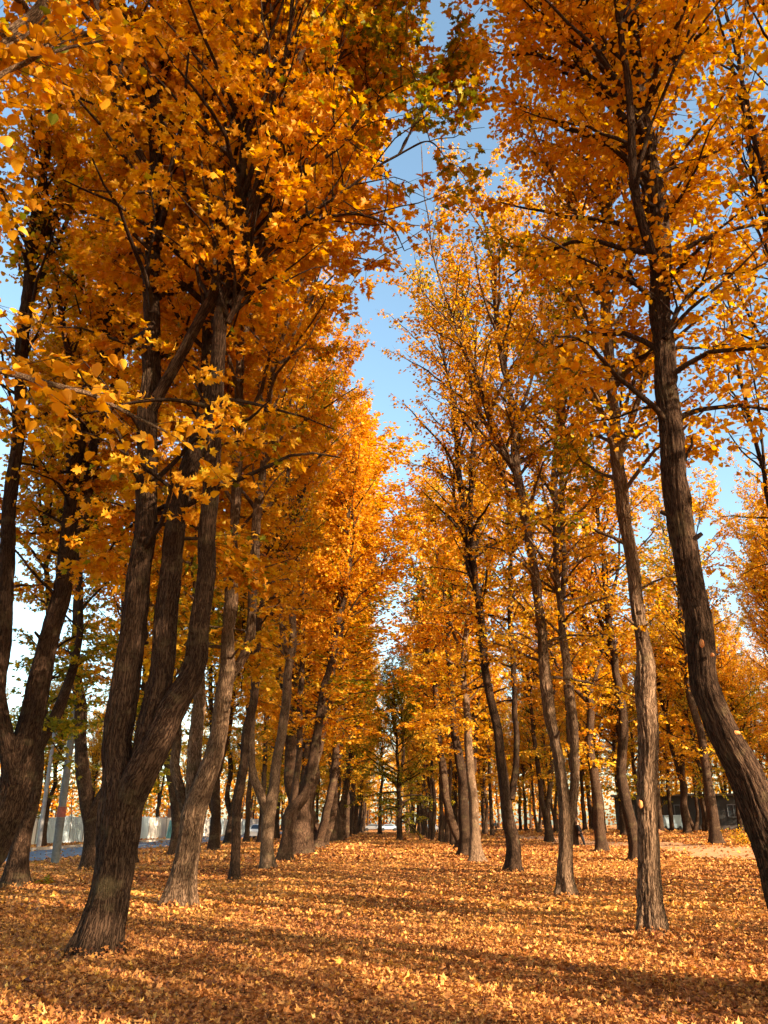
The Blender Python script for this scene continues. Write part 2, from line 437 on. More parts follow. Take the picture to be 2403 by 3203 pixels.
def make_tree(kind, label, seed, stems, base=None, zb=4.5, ztop=22, tpl=MAPLE_S, lsize=.125, tint=(.55, .16), green=0.0, green_low=0.0, group=None,
              sides=20, ds=.14, bark=None, keep=None, cat='tree', scars=(), gscale=.5, limbs=2, **kw):
    """stems: dicts p=[(x,y,w)..] read from the photograph at depth dep (drifting by dd), or P/R in world metres. First is the trunk."""
    rng = np.random.default_rng(seed)
    bark = bark or BARK
    built = []; extra = []
    base = np.array(base, float)
    for k, st in enumerate(stems):
        if 'p' in st:
            P, Rd = [], []
            n = len(st['p'])
            for i, (x, y, w) in enumerate(st['p']):
                q, t = at(x, y, base[1] + st.get('d0', 0) + st.get('dd', 0) * (i / (n - 1)) ** 1.3)
                P.append(q); Rd.append(w * t / 2 * .92)
            if k == 0:
                P.insert(0, np.array([P[0][0], P[0][1], base[2] - .25])) if P[0][2] > base[2] - .1 else None
                if len(Rd) < len(P): Rd.insert(0, Rd[0])
        else:
            P, Rd = st['P'], st['R']
        if st.get('ext', True):
            P, Rd = extend(P, Rd, st.get('ztop', ztop) - rng.uniform(0, 1.5), rng, st.get('lean', (0, 0)))
        Q, q, s = spline(P, Rd, ds)
        wob = np.stack([np.sin(s * f1 + p1) for f1, p1 in zip(rng.uniform(.8, 2.2, 2), rng.uniform(0, 6, 2))], 1) * np.clip(s, 0, 1)[:, None]
        wob2 = np.stack([np.sin(s * f1 + p1) for f1, p1 in zip(rng.uniform(3, 5.5, 2), rng.uniform(0, 6, 2))], 1) * np.clip(s - .5, 0, 1)[:, None]
        Q[:, :2] += wob * .024 + wob2 * .010
        built.append((Q, q, s, st.get('zb'), st.get('dens', 1.0), st.get('len', 1.0)))
    q_ = NEAR if seed < 300 else (1.0 if seed < 400 else FAR)
    kw['sp2'] = kw.get('sp2', .17) * q_; kw['lsp'] = kw.get('lsp', .06) * (q_ + .15)
    kw['dens'] = kw.get('dens', 3) * (1.15 if q_ < 1 else 1)
    if limbs:
        for (Q, q, s, zb_, d_, l_) in list(built):
            if s[-1] < 7 or q[0] < .035: continue
            for _ in range(limbs):
                f = rng.uniform(.38, .72); i = int(f * (len(s) - 1))
                if Q[i, 2] < zb + .5 or Q[i, 2] > ztop - 4: continue
                a_ = rng.uniform(0, 6.28); o_ = np.array([math.cos(a_), math.sin(a_), 0]); L_ = min(ztop - 1 - Q[i, 2], rng.uniform(5, 9))
                t_ = np.linspace(0, 1, 6)[:, None]; lat_ = rng.uniform(.22, .42)
                Pl = Q[i] + o_ * lat_ * L_ * t_ ** .8 + np.array([0, 0, 1.]) * L_ * t_ + np.cumsum(rng.normal(0, .10, (6, 3)) * (t_ > 0), 0)
                if keep is not None and not keep(Pl[3:]).all(): continue
                Ql, ql, sl = spline(Pl, np.linspace(q[i] * .62, .014, 6), ds * 1.4)
                built.append((Ql, ql, sl, 0.0, .8, .62)); extra.append(1)
    g = grow(rng, built, zb, ztop, keep=keep, **kw)
    root = empty(kind, base); tag(root, label, cat, group)
    for k, (Q, q, s, _, _, _) in enumerate(built):
        th = sides if k == 0 else max(8, int(sides * .75))
        parts = [trunk_tube(Q, q, s, th, rng, base[2] if k == 0 else None)]
        if g.wood[k] is not None: parts.append(g.wood[k])
        ns = int(s[-1] * (.35 if seed < 400 else .12))                 # short dead stubs
        if ns:
            f_ = rng.integers(len(s) // 6, max(len(s) * 4 // 5, len(s) // 6 + 1), ns); a_ = rng.uniform(0, 6.28, ns)
            o_ = np.stack([np.cos(a_), np.sin(a_), rng.uniform(.2, .9, ns)], 1); l_ = q[f_] + rng.uniform(.06, .22, ns); t_ = np.linspace(.3, 1, 4)
            Ps = Q[f_][:, None] + o_[:, None] * (l_[:, None] * t_)[..., None]
            parts.append(tubes(Ps, (np.clip(q[f_] * .3, .012, .04))[:, None] * np.linspace(1, .6, 4)[None], 7))
        V, Fq, B = join(parts)
        me = mesh_np('trunk' if k == 0 else 'limb', V - base, Fq, bark, {'bark': B}, smooth=True)
        link('trunk' if k == 0 else 'limb', me, root)
    n = len(g.P)
    tn = tint[0] + rng.normal(0, tint[1], n) + .20 * vnoise(g.P, seed + 1, 1.1)
    tn = tn + .16 * np.clip((10 - g.P[:, 2]) / 6, 0, 1)
    gm = green + green_low * np.clip((9 - g.P[:, 2]) / 5, 0, 1)
    gr = (.5 + .5 * vnoise(g.P, seed + 2, gscale) + rng.normal(0, .18, n)) < gm
    tn = np.clip(tn, 0, 1.02)
    tn = np.where(gr, rng.uniform(1.05, 1.75, n), tn)
    sz = lsize * rng.uniform(.62, 1.2, n)
    V, Fc, A = leaves(g.P, g.N, g.D, sz, tpl, rng, tn)
    me = mesh_np('crown', V - base, Fc, LEAF, {'tint': A})
    link('crown', me, root)
    for (x, y, d_off, rx, rz_) in scars:
        q, t = at(x, y, base[1] + d_off)
        bm = bmesh.new(); bmesh.ops.create_uvsphere(bm, u_segments=14, v_segments=8, radius=1)
        for v in bm.verts:
            wv = 1 + .12 * math.sin(v.co.x * 5 + v.co.z * 4)
            v.co = Vector((v.co.x * rx * wv, v.co.y * .03, v.co.z * rz_ * wv))
        o = bm_obj('pruning_scar', bm, CUTWOOD, root, True); o.location = Vector(q - base); o['label'] = 'fresh orange pruning scar'
    TREES.setdefault(kind, []).append(root)
    return root


def copy_tree(o, loc, rz, sc, label=None, group=None, sx=1.0):
    c = o.copy(); C.objects.link(c); c.location = loc; c.rotation_euler = (0, 0, rz); c.scale = (sc * sx, sc * sx, sc)
    if label: c['label'] = label
    if group: c['group'] = group
    for ch in o.children:
        d = ch.copy(); C.objects.link(d); d.parent = c
    return c


CUTWOOD = plain('cut_wood', (.55, .22, .07), .8, var=.4, scale=30)


def base_px(x, y):
    """Foot of a thing standing on the ground, from its foot in the photograph."""
    b = ground_at(x, y); z = 0.0
    u, v = x - CX, y - CY
    for _ in range(40):
        t = (EYE - z) / (v * CP - F * SP)
        b = np.array([u * t, (F * CP + v * SP) * t, 0.0]); z = .6 * z + .4 * float(gz(b[0], b[1]))
    b[2] = z
    return b


def fence_edge(zs, xs, sgn, soft=.35, seed=0):
    """Crown side limit towards the avenue: keeps points with sgn*(x - edge(z)) < 0."""
    def f(p):
        e = np.interp(p[:, 2], zs, xs) + soft * vnoise(p, 900 + seed, 1.3) + soft * .6 * vnoise(p, 950 + seed, 6.0)
        return sgn * (p[:, 0] - e) < 0
    return f


# ================================================================ SETTING
GROUND = ground_material()
gxs = np.r_[-420, -300, -200, np.linspace(-120, -40, 21), np.linspace(-38, 38, 153), np.linspace(40, 120, 21), 200, 300, 420]
gys = np.r_[-300, -150, -60, np.linspace(-30, 70, 201), np.linspace(72, 150, 40), np.linspace(160, 300, 15), 400, 600]
X, Y = np.meshgrid(gxs, gys)
nx, ny = len(gxs), len(gys)
i = np.arange(ny - 1)[:, None] * nx; j = np.arange(nx - 1)[None]
Q = np.stack([i + j, i + j + 1, i + nx + j + 1, i + nx + j], -1).reshape(-1, 4)
o = link('ground', mesh_np('ground', np.stack([X, Y, gz(X, Y)], -1).reshape(-1, 3), Q, GROUND, smooth=True)); tag(o, kind='structure')


def strip(name, pts, halfw, mat, lift, kind='structure', n=160):
    """Flat strip following the ground along a centre line."""
    pts = np.array(pts, float); P, _, s = spline(np.c_[pts, np.zeros(len(pts))], np.ones(len(pts)), 1.0)
    T = nrm(np.gradient(P, axis=0)); S = np.stack([-T[:, 1], T[:, 0], 0 * T[:, 0]], 1)
    k = 7; off = np.linspace(-1, 1, k)
    V = P[:, None] + off[None, :, None] * halfw * S[:, None]
    rng = np.random.default_rng(5)
    V[:, 0, :2] += rng.normal(0, .12, (len(P), 2)); V[:, -1, :2] += rng.normal(0, .12, (len(P), 2))
    V[..., 2] = gz(V[..., 0], V[..., 1]) + lift
    i = np.arange(len(P) - 1)[:, None] * k; j = np.arange(k - 1)[None]
    Q = np.stack([i + j, i + k + j, i + k + j + 1, i + j + 1], -1).reshape(-1, 4)
    o = link(name, mesh_np(name, V.reshape(-1, 3), Q, mat, smooth=True)); return tag(o, kind=kind)


ASPHALT = plain('asphalt', (.085, .105, .14), .75, var=.3, scale=3, bump=.1, spec=.5)
SAND = plain('sandy_soil', (.50, .27, .12), .9, var=.25, scale=2.2, bump=.3)
STONE = plain('kerb_stone', (.42, .36, .30), .85, var=.25, scale=5)
WHITE = plain('road_paint', (.75, .75, .72), .7, var=.2, scale=9)
pc = [base_px(*p)[:2] for p in ((1745, 2622), (1799, 2635), (2098, 2650), (2365, 2679))]
pc = [(pc[0][0] - 3, pc[0][1] + 20)] + pc + [(pc[-1][0] + 1.5, pc[-1][1] - 14), (pc[-1][0] + 2.5, pc[-1][1] - 34)]
PATH = np.array(pc)
strip('sandy_path', pc, 2.1, SAND, .022)
pts = np.array([(-18.5, y) for y in range(-40, 260, 12)], float)
strip('road', pts, 2.95, ASPHALT, .024)
# far verge sand, kerb stones, lane dashes
bm = bmesh.new()
for k in range(70):
    bm_box(bm, (-21.6, 2 + k * 2.05, .06), (.16, 2.0, .20), bev=.015)
o = bm_obj('kerb', bm, STONE); tag(o, kind='structure')
bm = bmesh.new()
for k in range(0, 24):
    bm_box(bm, (-18.6, 20 + k * 6.0, .006 + .026), (.12, 2.6, .008))
o = bm_obj('road_marking', bm, WHITE); tag(o, kind='structure')

# ---- fallen leaves
rng = np.random.default_rng(11)


def dist_to_line(P, L):
    best = np.full(len(P), 1e9)
    for a, b in zip(L[:-1], L[1:]):
        d = b - a; t = np.clip(((P - a) @ d) / (d @ d), 0, 1)
        best = np.minimum(best, np.linalg.norm(P - a - t[:, None] * d, axis=1))
    return best


LV = []; LF = []; LA = []; off = 0
for (y0, y1, a, b, dens, tpl, size, tilt) in ((2.6, 16, .62, 2.6, 1000, MAPLE_S, .039, .36), (16, 37, .55, 3.2, 380, LIME_S, .057, .36), (37, 80, .50, 4, 75, QUAD, .11, .36), (80, 150, .40, 6, 15, QUAD, .21, .3)):
    A = 2 * (a * (y1 ** 2 - y0 ** 2) / 2 + b * (y1 - y0)); n = int(A * dens)
    y = np.sqrt(rng.uniform(y0 ** 2, y1 ** 2, n)); x = rng.uniform(-1, 1, n) * (a * y + b)
    P = np.c_[x, y]
    ok = (x > -15.2) | (rng.random(n) < .035) | (x < -21.8)
    dp = dist_to_line(P, PATH); ok &= (dp > 1.95 + .3 * np.sin(x * 2.1 + y)) | (rng.random(n) < .10)
    clump = .5 + .5 * vnoise(np.c_[P, 0 * x], 31, 1.6)
    ok &= rng.random(n) < .62 + .5 * clump
    P = P[ok]; n = len(P)
    z = gz(P[:, 0], P[:, 1]) + rng.uniform(.004, .05, n) + .02
    cen = np.c_[P, z]
    N_ = np.array([0, 0, 1.]) + rng.normal(0, tilt, (n, 3)); D_ = rng.normal(0, 1, (n, 3)) * [1, 1, .35]
    r = rng.random(n)
    tn = np.clip(rng.normal(.63, .23, n) + .16 * vnoise(cen, 77, .9) + .12 * vnoise(cen, 78, .3), 0, 1.02)
    tn = np.where(r < .03, rng.uniform(1.15, 1.9, n), tn)
    V, Fc, At = leaves(cen, N_, D_, size * rng.lognormal(0, .32, n), tpl, rng, tn, curl=.6)
    V[:, 2] = np.maximum(V[:, 2], gz(V[:, 0], V[:, 1]) + .003)
    LV.append(V); LF.append(Fc + off); LA.append(At); off += len(V)
# leaves heaped against the nearest trunks
hb = [base_px(*p) for p in ((293, 3000), (564, 2843), (732, 2764), (-130, 2880), (47, 2780), (275, 2730), (2546, 3122), (2045, 2934), (1776, 2812), (1607, 2733))]
for b, r0 in zip(hb, (.36, .30, .22, .45, .36, .3, .27, .2, .22, .3)):
    n = 900; q = rng.exponential(.22, n); a = rng.uniform(0, 6.28, n); rad = r0 + q
    c = np.stack([b[0] + rad * np.cos(a), b[1] + rad * np.sin(a), 0 * a], 1); c[:, 2] = gz(c[:, 0], c[:, 1]) + .02 + rng.random(n) * .16 * np.exp(-q / .16)
    V, Fc, At = leaves(c, np.stack([np.cos(a) * .6, np.sin(a) * .6, 0 * a + 1], 1) + rng.normal(0, .4, (n, 3)), rng.normal(0, 1, (n, 3)) * [1, 1, .4], .048 * rng.lognormal(0, .32, n), MAPLE_S, rng, np.clip(rng.normal(.55, .24, n), 0, 1.4), curl=.6)
    LV.append(V); LF.append(Fc + off); LA.append(At); off += len(V)
o = link('fallen_leaves', mesh_np('fallen_leaves', np.concatenate(LV), np.concatenate(LF), LITTER, {'tint': np.concatenate(LA)}))
tag(o, 'dry orange and tan fallen leaves covering the whole park ground', 'leaf litter', kind='stuff')
del LV, LF, LA
M = 420; y = rng.uniform(4, 30, M); x = rng.uniform(-1, 1, M) * (.55 * y + 2); a = rng.uniform(0, 6.28, M); L = rng.uniform(.12, .6, M); t = np.linspace(-.5, .5, 5)
px = x[:, None] + np.cos(a)[:, None] * L[:, None] * t + rng.normal(0, .012, (M, 5)); py = y[:, None] + np.sin(a)[:, None] * L[:, None] * t + rng.normal(0, .012, (M, 5))
PT = np.stack([px, py, gz(px, py) + .045 + rng.uniform(0, .02, (M, 1))], -1)
V, Qq, B = tubes(PT, rng.uniform(.003, .008, (M, 1)) * np.linspace(1, .4, 5)[None], 5)
o = link('fallen_twigs', mesh_np('fallen_twigs', V, Qq, BARK, {'bark': B}, smooth=True)); tag(o, 'thin dry twigs scattered over the fallen leaves', 'twigs', kind='stuff')

# ================================================================ THE NEAR TREES, read from the photograph
L_EDGE = [0, 7.5, 9, 10.5, 12.2, 14, 24]
GL1 = 'maples and limes of the near avenue row on the road side'
GR1 = 'trees of the near avenue row on the woodland side'
GL2 = 'second row of trees between avenue and road'
GR2 = 'dark trunks standing in the open leaf-strewn woodland'

make_tree('maple_tree', 'thickest dark maple standing in front, its leaning trunk forked low', 101, [
    dict(p=[(293, 3000, 130), (337, 2826, 130), (362, 2682, 133), (378, 2537, 140), (372, 2430, 110), (366, 2345, 94), (376, 2264, 92), (413, 2023, 84), (437, 1782, 75), (460, 1541, 70), (467, 1300, 64), (470, 1100, 56), (480, 800, 46), (487, 410, 36), (500, 100, 26)], dd=.6, zb=4.9),
    dict(p=[(382, 2590, 80), (420, 2465, 108), (482, 2345, 106), (545, 2225, 92), (598, 2119, 74), (622, 1950, 62), (641, 1782, 56), (665, 1541, 52), (670, 1300, 48), (685, 1100, 46), (705, 950, 42), (735, 820, 36), (765, 500, 28), (800, 250, 22), (830, 0, 16)], dd=-.7, zb=5.3),
    dict(p=[(430, 2440, 60), (472, 2250, 86), (501, 2119, 82), (520, 1926, 75), (545, 1734, 70), (573, 1541, 62), (618, 1396, 54), (631, 1300, 48), (640, 1150, 42), (655, 950, 38), (655, 800, 34), (650, 500, 26), (640, 200, 18)], dd=.9, zb=5.3),
    dict(p=[(672, 1030, 24), (690, 820, 26), (708, 434, 20), (750, 250, 16), (790, 0, 12)], d0=.2, dd=.3, zb=0),
    dict(p=[(712, 1010, 20), (780, 870, 17), (872, 737, 14), (1017, 641, 11), (1108, 578, 8), (1234, 487, 7), (1330, 440, 5), (1400, 500, 3)], d0=-.5, dd=-1.2, zb=0, ext=False, dens=2.2, len=.62),
    dict(p=[(830, 790, 12), (960, 700, 10), (1090, 670, 8), (1210, 700, 6), (1260, 790, 3)], d0=-.8, dd=-.6, zb=0, ext=False, dens=2.2, len=.6),
    dict(p=[(718, 960, 19), (800, 800, 15), (940, 573, 11), (1055, 448, 8), (1132, 361, 7), (1260, 270, 5), (1390, 250, 3)], d0=-.5, dd=.5, zb=0, ext=False, dens=2.1, len=.65),
    dict(p=[(800, 260, 20), (940, 120, 15), (1110, 20, 11), (1290, -60, 7), (1440, -150, 4)], d0=-.5, dd=.3, zb=0, ext=False, dens=1.9, len=.7),
    dict(p=[(742, 800, 18), (860, 560, 13), (960, 360, 10), (1080, 160, 8), (1250, 20, 4)], d0=-.5, dd=-.3, zb=0, ext=False, dens=1.9, len=.7)],
    base=base_px(293, 3000), zb=4.8, ztop=21, tpl=MAPLE, lsize=.118, tint=(.62, .15), green=.09, sides=112, ds=.06, group=GL1,
    keep=fence_edge(L_EDGE, [-2.2, -.8, .1, 1.3, 1.75, 2.1, 1.9], 1, .45), dens=2.4, L1=3.3, sp2=.145, lsp=.05, front=(11.3, 13.5, .13))

make_tree('maple_tree', 'sunlit tan maple trunk forking low behind the big dark forked maple', 102, [
    dict(p=[(564, 2843, 88), (588, 2682, 76), (608, 2537, 80), (635, 2450, 76), (672, 2345, 60), (690, 2215, 54), (708, 2119, 50), (718, 1975, 40), (727, 1878, 42), (728, 1734, 34), (737, 1541, 32), (747, 1348, 28), (752, 1150, 26), (790, 900, 22), (820, 650, 16)], dd=-.5),
    dict(p=[(703, 2150, 34), (729, 2110, 32), (772, 2037, 32), (787, 1926, 30), (791, 1782, 29), (806, 1589, 28), (825, 1445, 22), (835, 1350, 20), (850, 1200, 18), (900, 1000, 14)], dd=-1.2),
    dict(p=[(600, 2540, 44), (606, 2420, 46), (612, 2300, 44), (620, 2200, 40), (622, 2080, 33), (632, 1900, 27), (645, 1700, 20)], dd=1.6),
    dict(p=[(592, 2570, 40), (565, 2480, 34), (546, 2400, 32), (552, 2320, 30), (560, 2200, 26), (590, 2000, 20)], d0=.1, dd=1.0)],
    base=base_px(564, 2843), zb=4.6, ztop=22, tpl=MAPLE, lsize=.12, tint=(.62, .15), green=.08, green_low=.4, sides=80, ds=.06, group=GL1, bark=BARK_PALE,
    keep=fence_edge([0, 8, 11.6, 13.3, 14.1, 15.6, 24], [-2.3, -1.8, -1.0, -.35, .4, 1.0, 1.2], 1, .45, 1), dens=2.2, L1=3.9, sp2=.155, lsp=.055, front=(17.6, 14, .2))

make_tree('maple_tree', 'slim dark single trunk beside the avenue behind the sunlit tan maple', 103, [
    dict(p=[(732, 2764, 33), (739, 2634, 32), (748, 2489, 30), (763, 2369, 28), (777, 2272, 28), (790, 2215, 28), (801, 2071, 26), (820, 1878, 23), (840, 1710, 20), (842, 1590, 18), (850, 1400, 14)], dd=.5)],
    base=base_px(732, 2764), zb=6.5, ztop=22, lsize=.115, tint=(.55, .16), green=.14, green_low=.2, group=GL1, sides=20, ds=.1,
    keep=fence_edge([0, 12, 16, 19, 24], [-2.4, -2.2, -1.2, .1, .8], 1, .5, 2), dens=2.9, L1=3.9, sp2=.18, lsp=.072, front=(25.0, 16, .3))

make_tree('maple_tree', 'brown tree with deep narrow U-shaped fork beside the avenue', 104, [
    dict(p=[(835, 2720, 42), (838, 2634, 41), (842, 2540, 44), (859, 2441, 36), (878, 2320, 32), (893, 2200, 30), (902, 2119, 28), (915, 2023, 25), (912, 1902, 25), (905, 1806, 23), (893, 1710, 22), (893, 1541, 18)], dd=.6),
    dict(p=[(836, 2560, 28), (814, 2480, 28), (794, 2417, 24), (786, 2296, 22), (792, 2150, 18), (800, 1980, 15)], dd=-.8),
    dict(p=[(905, 2080, 20), (890, 2010, 18), (878, 1920, 16), (890, 1780, 13)], dd=-.6)],
    base=base_px(835, 2720), zb=6.5, ztop=22.5, lsize=.13, tint=(.55, .16), green=.16, group=GL1, sides=18, ds=.12, bark=BARK_PALE,
    keep=fence_edge([0, 14, 18, 22], [-2.4, -2.2, -.9, .6], 1, .5, 3), dens=2.1, L1=3.6, sp2=.19, lsp=.082, front=(32.6, 17, .3))

make_tree('maple_tree', 'dark tree with knotty trunk and wide-angled leaning fork beside the avenue', 105, [
    dict(p=[(891, 2694, 46), (900, 2610, 42), (915, 2540, 48), (950, 2490, 40), (980, 2369, 33), (1004, 2220, 27), (1008, 2167, 25), (1037, 2071, 20), (1056, 1950, 18), (1081, 1854, 16), (1095, 1758, 14), (1090, 1600, 10)], dd=.6),
    dict(p=[(908, 2560, 30), (926, 2465, 24), (936, 2345, 21), (938, 2248, 20), (945, 2080, 17), (955, 1900, 14)], dd=1.0)],
    base=base_px(891, 2694), zb=5.5, ztop=24, lsize=.16, tint=(.6, .16), green=.12, group=GL1, sides=18, ds=.12,
    keep=fence_edge([0, 12, 15, 24], [-2.2, -1.4, 1.6, 2.6], 1, .5, 4), dens=3.0, L1=3.7, sp2=.18, lsp=.085, front=(39.5, 16, .35))

make_tree('lime_tree', 'thick leaning trunk cut by the photo edge, its fork lifting two long stems', 106, [
    dict(p=[(-130, 2880, 116), (-75, 2750, 112), (-20, 2640, 108), (30, 2520, 108), (65, 2400, 104), (85, 2300, 84), (97, 2250, 76), (128, 2119, 70), (157, 1975, 63), (195, 1830, 60), (207, 1685, 44), (231, 1493, 40), (260, 1348, 38), (326, 1070, 32), (350, 916, 28), (380, 750, 26), (385, 500, 22), (385, 300, 18), (380, 145, 14)], dd=.8),
    dict(p=[(45, 2460, 70), (25, 2350, 62), (8, 2250, 54), (0, 2150, 50), (8, 2023, 50), (20, 1782, 48), (36, 1541, 44), (58, 1300, 38), (87, 916, 40), (100, 770, 38), (120, 630, 32), (135, 540, 26), (150, 400, 18)], dd=-1.0),
    dict(p=[(198, 1830, 38), (241, 1685, 40), (270, 1541, 34), (294, 1396, 30), (330, 1300, 26), (375, 1130, 22), (400, 950, 16)], d0=.5, dd=1.2)],
    base=base_px(-130, 2880), zb=5.2, ztop=21, tpl=LIME, lsize=.105, tint=(.52, .16), green=.08, sides=96, ds=.07, group=GL2, dens=2.2, L1=2.8, sp2=.16, lsp=.062, front=(15.6, 12, .25))

make_tree('maple_tree', 'dark tree with sun-streaked hollow in its bark in front of the road', 107, [
    dict(p=[(47, 2780, 72), (65, 2634, 62), (85, 2530, 66), (105, 2417, 60), (122, 2330, 46), (145, 2296, 40), (192, 2200, 36), (230, 2080, 28), (250, 1950, 22)], dd=.5),
    dict(p=[(100, 2460, 36), (122, 2340, 30), (130, 2270, 28), (140, 2180, 26), (150, 2000, 22)], dd=1.0)],
    base=base_px(47, 2780), zb=3.9, ztop=20, lsize=.14, tint=(.6, .18), green=.3, green_low=.7, group=GL2, sides=22, dens=2.4, L1=2.7, sp2=.19, lsp=.08)

make_tree('maple_tree', 'dark crooked tree half hidden behind the big forked maple', 108, [
    dict(p=[(275, 2730, 48), (284, 2585, 50), (270, 2489, 48), (258, 2380, 44), (255, 2320, 42), (250, 2200, 38), (235, 2080, 30), (240, 1900, 24)], dd=.5),
    dict(p=[(280, 2560, 34), (312, 2495, 30), (345, 2440, 26), (365, 2330, 24), (370, 2100, 18)], dd=-.5)],
    base=base_px(275, 2730), zb=4.6, ztop=21, lsize=.15, tint=(.6, .18), green=.3, green_low=.8, group=GL2, sides=20, dens=2.4, L1=2.8, sp2=.19, lsp=.085)

make_tree('maple_tree', 'dark trunk right behind the sunlit tan maple', 109, [
    dict(p=[(540, 2677, 28), (553, 2585, 34), (545, 2489, 32), (527, 2393, 30), (530, 2250, 26), (545, 2050, 20)], dd=.5)],
    base=base_px(540, 2677), zb=6, ztop=21, lsize=.17, tpl=LIME_S, tint=(.6, .18), green=.25, green_low=.4, group=GL2, sides=16, dens=2.6, L1=3.0, sp2=.22, lsp=.10)

make_tree('maple_tree', 'small crooked dark trunk with a bulge in front of the white fence', 110, [
    dict(p=[(675, 2648, 24), (683, 2590, 23), (662, 2520, 20), (655, 2450, 18), (668, 2300, 15)], dd=.5)],
    base=base_px(675, 2648), zb=6, ztop=18, lsize=.19, tpl=LIME_S, tint=(.65, .16), green=.2, group=GL2, sides=14, dens=2.2, L1=2.8, sp2=.24, lsp=.12)

# right hand rows
make_tree('lime_tree', 'dark lime with strongly bent leaning trunk and fresh orange pruning scars', 201, [
    dict(p=[(2546, 3122, 128), (2500, 2950, 122), (2452, 2790, 118), (2403, 2600, 116), (2345, 2440, 112), (2268, 2309, 104), (2232, 2220, 97), (2206, 2140, 92), (2195, 2062, 88), (2177, 1953, 84), (2158, 1844, 81), (2142, 1735, 78), (2126, 1626, 80), (2117.5, 1518, 76), (2108, 1409, 76), (2098, 1310, 70), (2080, 1150, 68), (2066, 979, 67), (2064, 870, 66), (2064, 789, 66), (2066, 690, 54), (2044, 544, 54), (2017, 408, 46), (1995, 272, 42), (1984, 136, 38), (1979, 10, 34)], dd=.4, lean=(.01, 0)),
    dict(p=[(2052, 830, 34), (2017, 707, 30), (1984, 544, 27), (1973, 381, 24), (1958, 250, 22), (1946, 150, 20), (1944, 30, 18)], dd=-.5),
    dict(p=[(1990, 300, 26), (1930, 250, 36), (1902, 218, 34), (1864, 147, 32), (1832, 65, 30), (1805, -20, 28)], d0=.3, dd=.5),
    dict(p=[(2078, 1060, 16), (2150, 930, 12), (2230, 860, 10), (2330, 850, 6), (2440, 800, 4)], dd=-.6, zb=0, ext=False, dens=1.6, len=.4),
    dict(p=[(1995, 270, 16), (2100, 190, 13), (2180, 120, 11), (2240, 70, 8)], d0=.3, dd=-.6, zb=0, ext=False, dens=1.6, len=.5)],
    base=base_px(2546, 3122), zb=5.2, ztop=19, tpl=LIME, lsize=.085, tint=(.66, .14), green=.03, sides=88, ds=.05, group=GR1, cat='tree',
    keep=fence_edge([0, 8, 12, 19], [2.2, 1.8, 1.1, .8], -1, .5, 5), dens=2.6, L1=2.9, sp2=.17, lsp=.062, front=(8.6, 11, .25),
    scars=[(2196, 2012, -.13, .026, .048), (2228, 2048, -.12, .022, .022), (2302, 2292, -.13, .05, .025)])

make_tree('lime_tree', 'straight lime with sunlit lower trunk and a knob low on its bark', 202, [
    dict(p=[(2045, 2934, 72), (2038.6, 2853, 73), (2036, 2744, 66), (2029, 2581, 62), (2028, 2418, 60), (2026, 2282, 64), (2018, 2170, 64), (2014, 2075, 60), (2008, 2030, 50), (1998, 1953, 43), (1990, 1844, 42), (1972, 1681, 40), (1951, 1572, 42), (1928, 1436, 39), (1919, 1327, 34), (1905, 1100, 33), (1897, 952, 32), (1893, 816, 28), (1897, 707, 24), (1905, 626, 22), (1913, 555, 20), (1935, 460, 16)], dd=.3)],
    base=base_px(2045, 2934), zb=3.9, ztop=20, tpl=LIME, lsize=.09, tint=(.70, .14), green=.06, sides=72, ds=.05, group=GR1, bark=BARK_PALE,
    keep=fence_edge([0, 8, 13, 20], [2.0, 1.6, 1.2, .9], -1, .6, 6), dens=3.0, L1=2.8, sp2=.17, lsp=.065, front=(13.1, 13, .6), limbs=4,
    scars=[(2004, 2515, -.13, .035, .06)])

make_tree('lime_tree', 'twin-stemmed lime with narrow V fork and sunlit trunk', 203, [
    dict(p=[(1776, 2812, 54), (1770.6, 2744, 50), (1770.6, 2635, 47), (1768, 2526, 45), (1750, 2418, 36), (1734, 2309, 35), (1718, 2230, 37), (1707, 2116, 38), (1700, 2007, 32), (1680, 1844, 30), (1651, 1681, 29), (1633, 1572, 30), (1620, 1480, 29), (1612, 1382, 25), (1606, 1300, 22), (1578, 1158, 19), (1556, 984, 17), (1535, 810, 14)], dd=.3),
    dict(p=[(1780, 2580, 30), (1797, 2472, 32), (1797, 2363, 29), (1790, 2254, 31), (1779, 2116, 32), (1758, 1980, 26), (1748, 1844, 22), (1738, 1681, 20), (1735, 1545, 18), (1738, 1400, 16), (1744, 1250, 14)], dd=1.0),
    dict(p=[(1756, 1900, 20), (1763, 1800, 19), (1762, 1681, 18), (1760, 1545, 17), (1756, 1354, 17), (1770, 1150, 15), (1774, 930, 12)], d0=.8, dd=.6),
    dict(p=[(1628, 1530, 20), (1605, 1455, 20), (1580, 1415, 20), (1549, 1360, 18), (1527, 1300, 16), (1490, 1180, 13), (1440, 1060, 9)], d0=.2, dd=-.5)],
    base=base_px(1776, 2812), zb=4.6, ztop=22.5, tpl=LIME_S, lsize=.10, tint=(.68, .15), green=.10, sides=60, ds=.06, group=GR1, bark=BARK_PALE,
    keep=fence_edge([0, 8, 13, 16, 17.5, 20], [1.8, 1.3, .7, .0, .1, 1.6], -1, .5, 7), dens=2.0, L1=3.3, sp2=.19, lsp=.08, thin=.8, front=(19.9, 15, .42))

